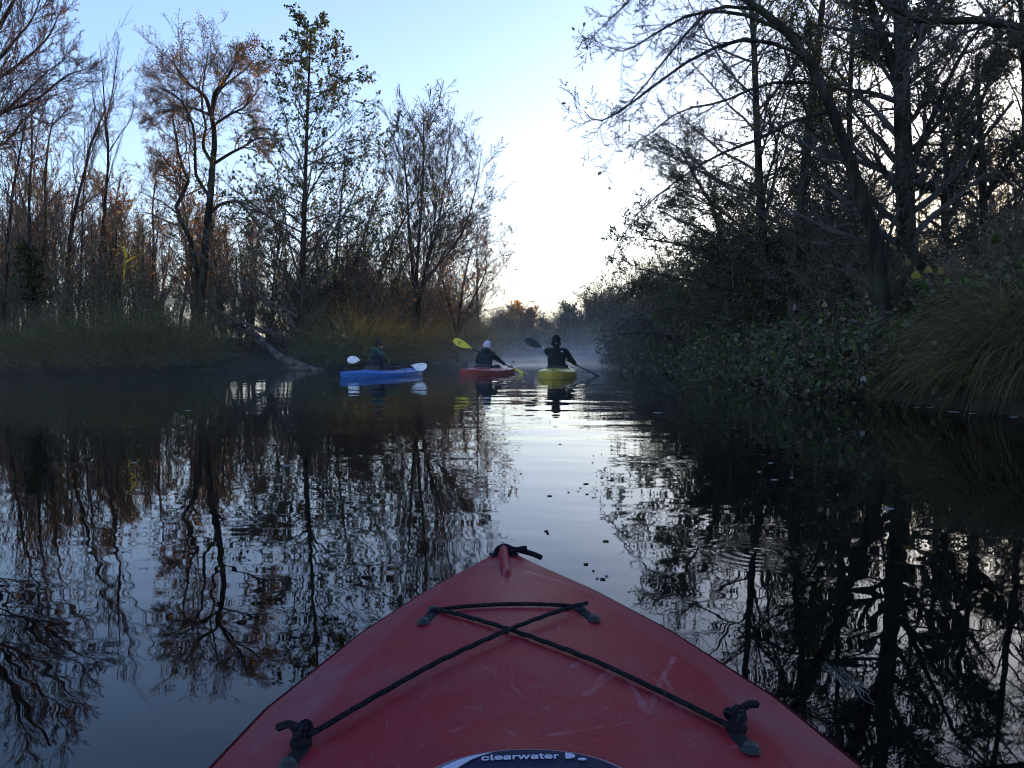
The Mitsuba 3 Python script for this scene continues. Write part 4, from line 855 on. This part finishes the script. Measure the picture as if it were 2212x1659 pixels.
def fore_kayak():
    """the bow, lofted from the tip back past the camera; u of uv runs from the middle of the deck (0) to the gunwale (1) and on below"""
    n, half = 90, 30
    y1, y0 = TIPY, -1.35; L = TIPY - y0
    s = np.r_[np.linspace(0, .08, 14) ** 1.0, np.linspace(.085, .55, 48), np.linspace(.57, 1, 28)]
    V, UV = [], []
    for q in s:
        dist = q * L
        hw = np.interp(dist, OWN[:, 0], OWN[:, 1]); z = np.interp(dist, OWN[:, 0], OWN[:, 2]); cr = np.interp(dist, OWN[:, 0], OWN[:, 3])
        t = np.linspace(0, 1, half)                          # deck from the middle out
        bev = np.where(t > .72, (1 - t) / .28 * .55, 1 - (t / .72) ** 2 * .45)
        x = hw * t; zz = z + cr * bev
        k = np.linspace(.06, 1, 16)                          # side and bottom
        xs = hw * (1 + .02 * np.sin(k * 3)) * (1 - k ** 3.2); zs = z - .012 - (z + .1) * k ** .8 * (1 - .1 * (q < .1))
        V.append(np.c_[np.r_[x, xs], np.full(half + 16, y1 - dist) - np.r_[0 * t, np.where(q < .2, (.2 - q) * .6 * k, 0)], np.r_[zz, zs]]); UV.append(np.c_[np.r_[t, 1 + 0 * k], np.full(half + 16, q)])
    m = half + 16; V = np.vstack(V); UV = np.vstack(UV)
    i = np.arange(len(s) - 1)[:, None] * m; j = np.arange(m - 1)[None]
    f = np.stack([i + j, i + j + 1, i + m + j + 1, i + m + j], -1).reshape(-1, 4); f = np.vstack([f[:, [0, 1, 2]], f[:, [0, 2, 3]]])
    V2 = V * [-1, 1, 1]; Vall = np.vstack([V, V2]); F2 = f[:, ::-1] + len(V)
    rot = math.radians(OWN_YAW); c, sn = math.cos(rot), math.sin(rot)
    Vall = np.c_[OWN_X + Vall[:, 0] * c - (Vall[:, 1] - TIPY) * sn, TIPY + Vall[:, 0] * sn + (Vall[:, 1] - TIPY) * c, Vall[:, 2]]
    return (Vall, np.vstack([f[:, ::-1], F2[:, ::-1]])), np.vstack([UV, UV])
TIPZ = .315
tp = W(1088, 1182, TIPZ); TIPY, OWN_X = float(tp[1]), float(tp[0])
OWN_YAW = math.degrees(math.atan2((W(1152, 1659, .30)[0] - tp[0]), (tp[1] - W(1152, 1659, .30)[1])))
#              from tip  half width  gunwale z  deck crown
OWN = np.array([(0, .012, .300, .014), (.03, .034, .300, .015), (.10, .073, .301, .017), (.25, .150, .302, .022), (.45, .234, .303, .033), (.70, .310, .305, .048), (1.0, .362, .305, .055), (1.4, .37, .30, .06), (2.0, .36, .29, .05), (2.9, .12, .3, .03), (3.2, .02, .3, .02)])
def onto(u, v, mesh, lift=0.0):
    """where the line of sight through u, v meets the mesh"""
    V, Fc = mesh; d = ray(u, v); a, b, c = V[Fc[:, 0]], V[Fc[:, 1]], V[Fc[:, 2]]
    e1, e2 = b - a, c - a; h = np.cross(d, e2); det = (e1 * h).sum(1); det = np.where(np.abs(det) < 1e-14, 1e-14, det)
    s_ = CAM - a; w1 = (s_ * h).sum(1) / det; q = np.cross(s_, e1); w2 = (q @ d) / det; t = (e2 * q).sum(1) / det
    ok = (w1 >= -1e-6) & (w2 >= -1e-6) & (w1 + w2 <= 1 + 1e-6) & (t > .01)
    if not ok.any(): return W(u, v, .3)
    return CAM + d * t[ok].min() + np.array([0, 0, lift])
SCRATCH = []
ownm, ownuv = fore_kayak()
for (u0, v0, u1, v1, w) in [(1265, 1500, 1330, 1455, .006), (1290, 1470, 1330, 1440, .004), (1360, 1475, 1400, 1540, .006), (1400, 1540, 1455, 1420, .005), (1440, 1470, 1470, 1530, .004), (1095, 1225, 1083, 1262, .004), (1098, 1225, 1106, 1260, .004), (1140, 1235, 1230, 1262, .012), (1235, 1440, 1290, 1410, .003), (1180, 1590, 1300, 1570, .003)]:
    p, q = onto(u0, v0, ownm), onto(u1, v1, ownm); SCRATCH.append((float(p[0]), float(p[1]), float(q[0]), float(q[1]), w))
rs = np.random.default_rng(4)
for i in range(26):
    u, v = rs.uniform(700, 1600), rs.uniform(1330, 1640); a = rs.uniform(-.5, .5); l = rs.uniform(15, 60)
    if abs(u - 1110) > (v - 1180) * 1.2: continue
    p, q = onto(u, v, ownm), onto(u + l * math.cos(a), v + l * math.sin(a), ownm); SCRATCH.append((float(p[0]), float(p[1]), float(q[0]), float(q[1]), .0016))
scene['own_red_plastic'] = {'type': 'bumpmap', 'tex': proc(own_bump, 1e-3), 'scale': .0009, 'bsdf': {'type': 'twosided', 'bsdf': {'type': 'principled', 'base_color': proc(own_col), 'roughness': proc(own_rough), 'specular': .09}}}
k = thing('kayak', 'scuffed red kayak bow pointing away in the foreground with crossed black deck cords', 'kayak')
part(k, 'hull', ownm, 'own_red_plastic', 50 if False else True, uv=ownuv)
def cord(p0, p1, r=.0052, n=30, sag=0.0):
    p = np.linspace(p0, p1, n); return p
def cord_on(pts, r=.0052, n=60, lift=.006):
    """a cord stretched over the deck through the seen points: straight in plan, resting on the crown of the deck"""
    q = np.array([onto(u, v, ownm) for u, v in pts]); out = []
    for a, b in zip(q[:-1], q[1:]):
        t = np.linspace(0, 1, n)[:, None]; s = a + (b - a) * t
        z = np.array([deck_z(x, y) for x, y in s[:, :2]]); z = np.maximum(s[:, 2], z) + lift; out.append(np.c_[s[:, :2], z])
    return np.vstack(out)
def deck_z(x, y):
    V = ownm[0]; i = np.argmin((V[:, 0] - x) ** 2 + (V[:, 1] - y) ** 2 + 4 * (V[:, 2] < .28)); 
    d = (V[:, 0] - x) ** 2 + (V[:, 1] - y) ** 2 + 4 * (V[:, 2] < .28); o = np.argsort(d)[:4]; w = 1 / (d[o] + 1e-6); return float((V[o, 2] * w).sum() / w.sum())
def braid(p, r):
    """a braided cord: a tube with a twisted rib"""
    n = len(p); s = np.r_[0, np.cumsum(np.linalg.norm(np.diff(p, axis=0), axis=1))]
    m = max(int(s[-1] / .0022), 8); t = np.linspace(0, s[-1], m); q = np.stack([np.interp(t, s, p[:, i]) for i in range(3)], 1)
    a = np.arange(m)[:, None] * .9; rr = r * (1 + .10 * np.sin(t / .0045 * 2 * np.pi))
    return tubes(q[None], rr[None], 9)
for pts in ([(928, 1326), (1262, 1318)], [(928, 1320), (1575, 1578)], [(1268, 1316), (664, 1612)]):
    part(k, 'deck_cord', braid(cord_on(pts, lift=.005 if pts[0][0] == 928 else .010), .0030), 'cord_black', True)
def cordcol(p, n, uv): return mix((.008, .008, .011), (.019, .019, .025), smoothstep(.45, .7, noise(p.x * 420, p.y * 420, p.z * 420)))
scene['cord_black'] = {'type': 'twosided', 'bsdf': {'type': 'principled', 'base_color': proc(cordcol), 'roughness': .85, 'specular': .05}}
principled('fitting_black', (.010, .010, .013), .7, .08)
principled('screw_grey', (.022, .022, .027), .5, .2)
def button(u, v, r, name='screw_cap'):
    p = onto(u, v, ownm); 
    prof = np.array([(0, .0), (1.25, 0), (1.3, .18), (1.05, .5), (1.0, .8), (.82, 1.02), (.5, 1.12), (.28, 1.13), (.24, 1.04), (0.001, 1.04)])[::-1] * r
    m = trimesh.creation.revolve(prof, sections=20); m.fix_normals()
    part(k, name, (np.asarray(m.vertices) * [1, 1, .95] + p + [0, 0, .001], m.faces), 'screw_grey', 40)
for u, v in ((937, 1322), (915, 1348), (1253, 1318), (1284, 1342), (1622, 1625), (621, 1660)): button(u, v, .0076)
def guide(u0, v0, u1, v1):
    p, q = onto(u0, v0, ownm), onto(u1, v1, ownm)
    m = mesh_of(m3.Manifold.batch_hull([m3.Manifold.sphere(.007, 14).scale([1, 1, .6]).translate((p + [0, 0, .002]).tolist()), m3.Manifold.sphere(.007, 14).scale([1, 1, .6]).translate((q + [0, 0, .002]).tolist())]))
    part(k, 'cord_guide', m, 'fitting_black', True)
def pad(u0, v0, u1, v1):
    p, q = onto(u0, v0, ownm), onto(u1, v1, ownm)
    m = mesh_of(m3.Manifold.batch_hull([m3.Manifold.sphere(.0085, 16).scale([1, 1, .3]).translate((c + [0, 0, .001]).tolist()) for c in (p, q)]))
    part(k, 'fitting_pad', m, 'fitting_black', True)
for g in ((937, 1322, 915, 1348), (1253, 1318, 1284, 1342), (1590, 1588, 1622, 1625), (650, 1622, 621, 1660)): pad(*g)
def knot(u, v, tu, tv):
    p = onto(u, v, ownm) + [0, 0, .012]; q = onto(tu, tv, ownm) + [0, 0, .016]
    dm = trimesh.creation.icosphere(3, .0105); part(k, 'cord_anchor', (np.asarray(dm.vertices) * [1.05, 1, .85] + p + [0, -.004, -.008], dm.faces), 'fitting_black', True)
    th = np.linspace(0, 2 * np.pi, 90); r = .0031
    c = np.c_[p[0] + r * (np.sin(th) + 2 * np.sin(2 * th)), p[1] + r * .9 * (np.cos(th) - 2 * np.cos(2 * th)) - .002, p[2] + .0035 - .0050 * np.sin(3 * th)]
    part(k, 'knot', tubes(c[None], np.full((1, 90), .0040), 8), 'cord_black', True)
    part(k, 'cord_end', braid(curve([p + [0, 0, .002], p * .5 + q * .5 + [0, 0, .006], q], 12), .0040), 'cord_black', True)
knot(652, 1608, 601, 1604); knot(1588, 1575, 1634, 1552)
# bow: moulded post with the carry loop through it
tipc = np.array([OWN_X, TIPY, 0]); dk = lambda d, x=0.0: np.array([OWN_X + x - d * math.sin(math.radians(-OWN_YAW)) * 1.0, TIPY - d, 0])
p0 = onto(1088, 1198, ownm); p1 = onto(1094, 1240, ownm)
post = m3.Manifold.batch_hull([m3.Manifold.sphere(.0085, 14).translate((p0 + [0, 0, .010]).tolist()), m3.Manifold.sphere(.009, 14).translate((p0 + [0, 0, -.01]).tolist()), m3.Manifold.sphere(.0085, 14).translate((p1 + [0, 0, .001]).tolist()), m3.Manifold.sphere(.0085, 14).translate((p1 + [0, -.02, -.006]).tolist())])
pm = mesh_of(post); part(k, 'bow_post', pm, 'own_red_plastic', True, uv=np.c_[np.full(len(pm.vertices), .2), np.zeros(len(pm.vertices))])
for sx in (-1, 1):
    c = p0 + [sx * .021, -.004, .0015]; m = trimesh.creation.icosphere(2, .011); part(k, 'drain_recess', (np.asarray(m.vertices) * [.8, 1.1, .18] + c, m.faces), 'fitting_black', True)
e = onto(1168, 1208, ownm)
lp = [p0 + [-.016, .002, .002], p0 + [-.012, .006, .010], p0 + [.002, .009, .015], p0 * .78 + e * .22 + [0, .007, .012], p0 * .5 + e * .5 + [.002, .006, .010], p0 * .25 + e * .75 + [.003, .004, .007], e + [.002, 0, .003]]
part(k, 'carry_loop', braid(curve(lp, 60), .0054), 'cord_black', True)
lp = [p0 + [.008, .003, .004], p0 + [.02, .003, .006], p0 + [.032, .004, .010], p0 + [.045, .0, .013]]
part(k, 'carry_loop', braid(curve(lp, 30), .0055), 'cord_black', True)
# decal: dark oval with a pale swoosh and lettering
principled('decal_navy', (.010, .012, .035), .6, .07); principled('decal_pale', (.36, .37, .46), .6, .1); principled('decal_rim', (.20, .13, .15), .6, .1)
dc = onto(1137, 1640, ownm); dcx = dc[0]; dtop = onto(1137, 1626, ownm)[1]
wl, wr_ = onto(965, 1657, ownm), onto(1312, 1657, ownm)
ra_ = .093; rb_ = .058; dcy = dtop - rb_
def conform(m, lift):
    v, f = tri(m); z = np.array([deck_z(x, y) for x, y in v[:, :2]]); return np.c_[v[:, :2], z + lift + v[:, 2]], f
def sheet(poly, z=0.0, res=.008):
    M = m3.CrossSection([np.asarray(poly)], m3.FillRule.NonZero).extrude(.0006).refine_to_length(res); q = mesh_of(M); return np.asarray(q.vertices) + [0, 0, z], np.asarray(q.faces)
th = np.linspace(0, 2 * np.pi, 64, endpoint=False)
def oval(a, b): return np.c_[dcx + a * np.cos(th), dcy + b * np.sin(th)]
part(k, 'decal_rim', conform(sheet(oval(ra_ + .006, rb_ + .004)), .0012), 'decal_rim', 30)
part(k, 'decal', conform(sheet(oval(ra_, rb_)), .0026), 'decal_navy', 30)
t2 = np.linspace(math.radians(112), math.radians(215), 40)
sw = np.vstack([np.c_[dcx + (ra_ - .004) * np.cos(t2), dcy + (rb_ - .003) * np.sin(t2)], np.c_[dcx + .006 * np.sin((t2 - t2[0]) * 1.3) + (ra_ - .010 * np.sin((t2 - t2[0]) / (t2[-1] - t2[0]) * math.pi) - .006) * np.cos(t2), dcy + (rb_ - .003 - .007 * np.sin((t2 - t2[0]) / (t2[-1] - t2[0]) * math.pi)) * np.sin(t2)][::-1]])
part(k, 'swoosh', conform(sheet(sw), .0040), 'decal_pale', 30)
tx = meshkit.text_mesh('clearwater', .0085, .0006, bold=True); v = np.asarray(tx.vertices)
u0, u1 = onto(1038, 1648, ownm)[0], onto(1207, 1643, ownm)[0]; wv_ = v[:, 0].max()
v = np.c_[u0 + v[:, 0] / wv_ * (u1 - u0), dtop - .0205 + v[:, 1] + .0015 * v[:, 0] / wv_, v[:, 2]]
part(k, 'lettering', conform((v, tx.faces), .0040), 'decal_pale')
t3 = np.linspace(-math.pi / 2, math.pi / 2, 14)
em = np.vstack([np.c_[u1 + .006 + .009 * np.cos(t3), dtop - .014 + .0052 * np.sin(t3)]])
part(k, 'emblem', conform(sheet(em), .0040), 'decal_pale')
part(k, 'emblem', conform(sheet(np.c_[u1 + .021 + .004 * np.cos(th), dtop - .0195 + .0018 * np.sin(th)]), .0040), 'decal_pale')

# ------------------------------------------------------------------ fallen log, bits on the water
def rough_log(pts, radii, seed, n=40, sides=18):
    p = curve(pts, n); r = np.interp(np.linspace(0, 1, n), np.linspace(0, 1, len(radii)), radii); rng = np.random.default_rng(seed)
    v, f = tubes(p[None], r[None], sides); c = np.repeat(p, sides, 0); d = v - c
    k = 1 + .5 * (meshkit.fbm(np.c_[v[:, :2] * 5, v[:, 2:] * 5], 3, seed) - .5) + .12 * np.tile(np.sin(np.arange(sides) * 2.4), n)
    v = c + d * k[:, None]; b = len(v); v = np.vstack([v, p[:1], p[-1:]]); j = np.arange(sides); j2 = (j + 1) % sides
    return v, np.vstack([f, np.stack([np.full(sides, b), j2, j], 1), np.stack([np.full(sides, b + 1), (n - 1) * sides + j, (n - 1) * sides + j2], 1)])
k = thing('fallen_log', 'thick weathered grey log sloping from the left bank into the water', 'log')
q0, q1 = P(545, 722, 22.6), W(712, 803)
part(k, 'trunk', rough_log([P(480, 690, 23.4), q0, P(600, 768, 21.6), P(650, 789, 21.0), q1 + [0, 0, -.06]], [.09, .11, .11, .10, .04], 5), 'log_bark', True)
part(k, 'side_limb', rough_log([P(615, 795, 21.1), P(650, 797, 20.9), P(690, 799, 20.7), W(700, 802)], [.07, .08, .07, .04], 6, 20, 12), 'log_bark', True)
part(k, 'side_limb', rough_log([P(520, 712, 22.9), P(480, 700, 22.9), P(450, 692, 23.0), P(435, 682, 23.2)], [.08, .07, .05, .02], 7, 20, 10), 'log_bark', True)
k = thing('dead_branch', 'bent pale dead branch above the fallen log', 'branch')
part(k, 'limb', rough_log([P(470, 700, 22.8), P(520, 697, 22.6), P(545, 705, 22.5), P(565, 716, 22.4), P(588, 712, 22.3)], [.05, .05, .055, .055, .035], 9, 24, 10), 'log_bark', True)
# pale leafed sapling beside the log
rng = np.random.default_rng(5); k = thing('pale_leafed_sapling', 'small sapling with pale yellow leaves right of the fallen log', 'plant')
st = [stem([(700, 780), (708, 760), (716, 735), (718, 712)], 3, 21.2, ground=False), stem([(704, 770), (695, 745), (688, 735)], 2.5, 21.2, ground=False), stem([(710, 755), (735, 740), (745, 720)], 2, 21.2, ground=False)]
part(k, 'stem', tubes(np.stack([s[0] for s in st]), np.stack([s[1] for s in st]), 5), 'twig', True, color=np.tile([.12, .1, .08], (3 * 12 * 5, 1)))
f, c = leaves(rng, (np.stack([s[0] for s in st]), None), 13, .08, [((.55, .5, .28), 1), ((.42, .4, .2), 1)], width=.8, t0=.35, sd=.07)
part(k, 'foliage', f, 'leaf', False, color=c)
# giant reed with yellow green leaves among the bare trees
def reed(label, top, Yd, n, seed, L=.85, cols=((.30, .34, .06), (.22, .25, .06))):
    rng = np.random.default_rng(seed); k = thing('giant_reed', label, 'reed')
    base = P(top[0] - 12, 700, Yd); t = P(*top, Yd); cane = curve([base, base * .4 + t * .6 + [-.05, 0, 0], t], 12)
    part(k, 'cane', tubes(cane[None], np.linspace(.016, .006, 12)[None], 6), 'twig', True, color=np.tile([.2, .2, .08], (72, 1)))
    b = cane[rng.integers(6, 12, n)]; a = rng.uniform(0, 2 * np.pi, n); o = np.c_[np.cos(a), np.sin(a) * .5, 0 * a]
    part(k, 'foliage', blades(rng, b, o, rng.uniform(.6, 1, n) * L, .028, K=6, rise=.35, sag=.35), 'leaf', False, color=np.repeat(np.array(cols)[rng.integers(0, 2, n)] * rng.uniform(.8, 1.2, (n, 1)), 12, 0))
reed('yellow green reed leaves catching light among the bare left trees', (275, 545), 21.6, 16, 1)
reed('lower yellow green reed just right of the bright reed leaves', (305, 570), 21.4, 12, 2, .5, ((.18, .21, .06), (.14, .16, .05)))
# large yellow leaves on the right bank
def big_leaf(u, v, Yd, size, colr, label, az=0.0):
    c = P(u, v, Yd); k = thing('vine_leaf', label, 'leaf')
    t = np.linspace(0, 2 * np.pi, 24, endpoint=False); r = size / 2 * (.9 + .10 * np.cos(3 * (t - np.pi / 2)) + .05 * np.cos(7 * t)); pts = np.c_[r * np.cos(t), r * np.sin(t)]
    M = m3.CrossSection([pts], m3.FillRule.NonZero).extrude(.0012).refine_to_length(.02); q = mesh_of(M); x, y, z = np.asarray(q.vertices).T
    z = z + .9 * np.abs(x) - 3 * y * y
    w = np.c_[x, -z * .9 - y * .35, y * .9 - .2 * z]; w = place((w, q.faces), c, az)[0]
    part(k, 'blade', (w, q.faces), 'leaf', True, color=np.tile(colr, (len(w), 1)))
    part(k, 'stalk', tubes(np.stack([c + [0, -.004, size * .3], c + [.01, .03, size * .75], c + [.03, .12, size * 1.0]])[None], np.full((1, 3), .0025), 5), 'twig', True, color=np.tile([.2, .2, .08], (15, 1)))
for u, v, sz, cl, lab in [(1978, 594, .115, (.30, .26, .06), 'bright yellow leaf hanging left of the paired tan leaves on the right bank'), (2005, 583, .10, (.32, .24, .09), 'left one of two tan yellow leaves hanging side by side'), (2028, 586, .10, (.30, .21, .08), 'right one of two tan yellow leaves hanging side by side'),
                         (1988, 618, .13, (.05, .09, .03), 'broad green leaf right under the bright yellow leaf'), (1958, 566, .10, (.18, .14, .08), 'dull tan leaf above the bright yellow leaf'), (1780, 658, .075, (.34, .23, .13), 'single pale orange leaf standing out in the brambles'), (1872, 640, .05, (.25, .21, .2), 'pale round leaf on the thicket right of the pale orange leaf'), (2145, 515, .13, (.05, .07, .02), 'yellow green leaf cluster piece high on the right bank'), (1865, 818, .09, (.3, .3, .28), 'whitish leaf close above the water left of the huge tussock')]:
    big_leaf(u, v, {1780: 8.9, 1872: 8.6, 2145: 7.4, 1865: 9.2}.get(u, 8.3), sz * .85, cl, lab, R.uniform(-.5, .5))
# bits floating on the water
def floater(u, v, size, colr, label, group=None, cat='leaf', name='floating_leaf', el=1.0, seed=0):
    c = W(u, v); rng = np.random.default_rng(int(u * 7 + v)); k = thing(name, label, cat, group)
    t = np.linspace(0, 2 * np.pi, 14, endpoint=False); r = size / 2 * (1 + .3 * rng.normal(size=14) * .5); a = rng.uniform(-.4, .4)
    x, y = r * np.cos(t) * el, r * np.sin(t) * .7; x, y = x * math.cos(a) - y * math.sin(a), x * math.sin(a) + y * math.cos(a)
    v_ = np.vstack([np.c_[x, y, .002 + .003 * rng.random(14)], np.c_[x * .9, y * .9, np.full(14, -.001)], [[0, 0, .005]]]) + c; j = np.arange(14); j2 = (j + 1) % 14
    f = np.vstack([np.stack([j, j2, np.full(14, 28)], 1), np.stack([j + 14, j2 + 14, j2], 1), np.stack([j + 14, j2, j], 1)])
    scene[k] = mikit.ply((v_, f), 'twig', 40, ) if False else mikit.ply((v_, f), 'twig', True, color=np.tile(colr, (len(v_), 1)))
DK = (.03, .026, .02)
for u, v, sz in [(1187, 1072, .045), (1266, 1046, .07), (1300, 1033, .03), (1228, 1064, .02), (1312, 1032, .02), (1268, 1068, .035), (1254, 1055, .015), (1125, 1024, .02), (1249, 1062, .012), (1290, 1060, .015), (1180, 1148, .025), (1183, 1153, .02), (1265, 1220, .03), (1308, 1170, .045), (1303, 1252, .03), (1280, 1000, .02), (1210, 960, .03), (1350, 985, .03), (1282, 985, .015), (1299, 982, .012), (1282, 1234, .015)]:
    floater(u, v, sz * .5, DK, 'dark bit of leaf floating in the bright reflection ahead of the bow', 'dark bits floating ahead of the bow')
PALE = (.22, .23, .25)
for u, v, sz, el in [(405, 887, .10, 2.2), (290, 1000, .05, 2), (380, 895, .05, 2), (1708, 886, .05, 1.2), (1812, 927, .06, 1), (1845, 870, .06, 3), (1900, 885, .05, 2), (1920, 1100, .06, 3), (1980, 880, .07, 3), (1672, 1037, .04, 3), (1665, 1001, .04, 3), (1710, 1032, .03, 2), (1640, 1020, .03, 2), (2100, 893, .07, 4), (2060, 890, .1, 4), (2190, 901, .08, 4), (2010, 880, .09, 4), (620, 1006, .05, 3), (540, 1035, .05, 3), (780, 985, .04, 2), (1015, 815, .12, 3), (1000, 827, .1, 2), (700, 850, .05, 2), (560, 842, .06, 3), (200, 822, .06, 3), (330, 812, .08, 3), (640, 808, .06, 3), (1505, 810, .1, 5), (1465, 812, .1, 5), (1310, 1245, .025, 1.5), (1290, 1250, .02, 1.5), (1130, 860, .06, 4), (1420, 892, .08, 4)]:
    floater(u, v, sz * .30, PALE, 'pale fleck of foam or down floating on the dark water', 'pale flecks floating on the water', 'foam', 'foam_fleck', el)
# ragged strand of drifting grass at the lower right
k = thing('drifting_grass_strand', 'ragged pale strand of grass drifting at the lower right', 'grass')
p = np.array([W(u, v, .004) for u, v in ((1788, 1432), (1815, 1458), (1850, 1484), (1880, 1510), (1912, 1530))]); rng = np.random.default_rng(8); c = curve(p, 14)
pl = np.stack([c[rng.integers(0, 6):][:6] + rng.normal(size=(1, 3)) * [.012, .012, 0] + rng.normal(size=(6, 3)) * [.004, .004, .001] if True else c for _ in range(46)])
pl = np.stack([c[i:i + 5] + rng.normal(size=(1, 3)) * [.009, .007, .001] + np.cumsum(rng.normal(size=(5, 3)) * [.006, .006, .0006], 0) for i in rng.integers(0, 10, 18)])
part(k, 'blades', tubes(pl, np.full(pl.shape[:2], .0008), 4), 'twig', True, color=np.tile([.17, .17, .15], (18 * 5 * 4, 1)), kind='stuff')
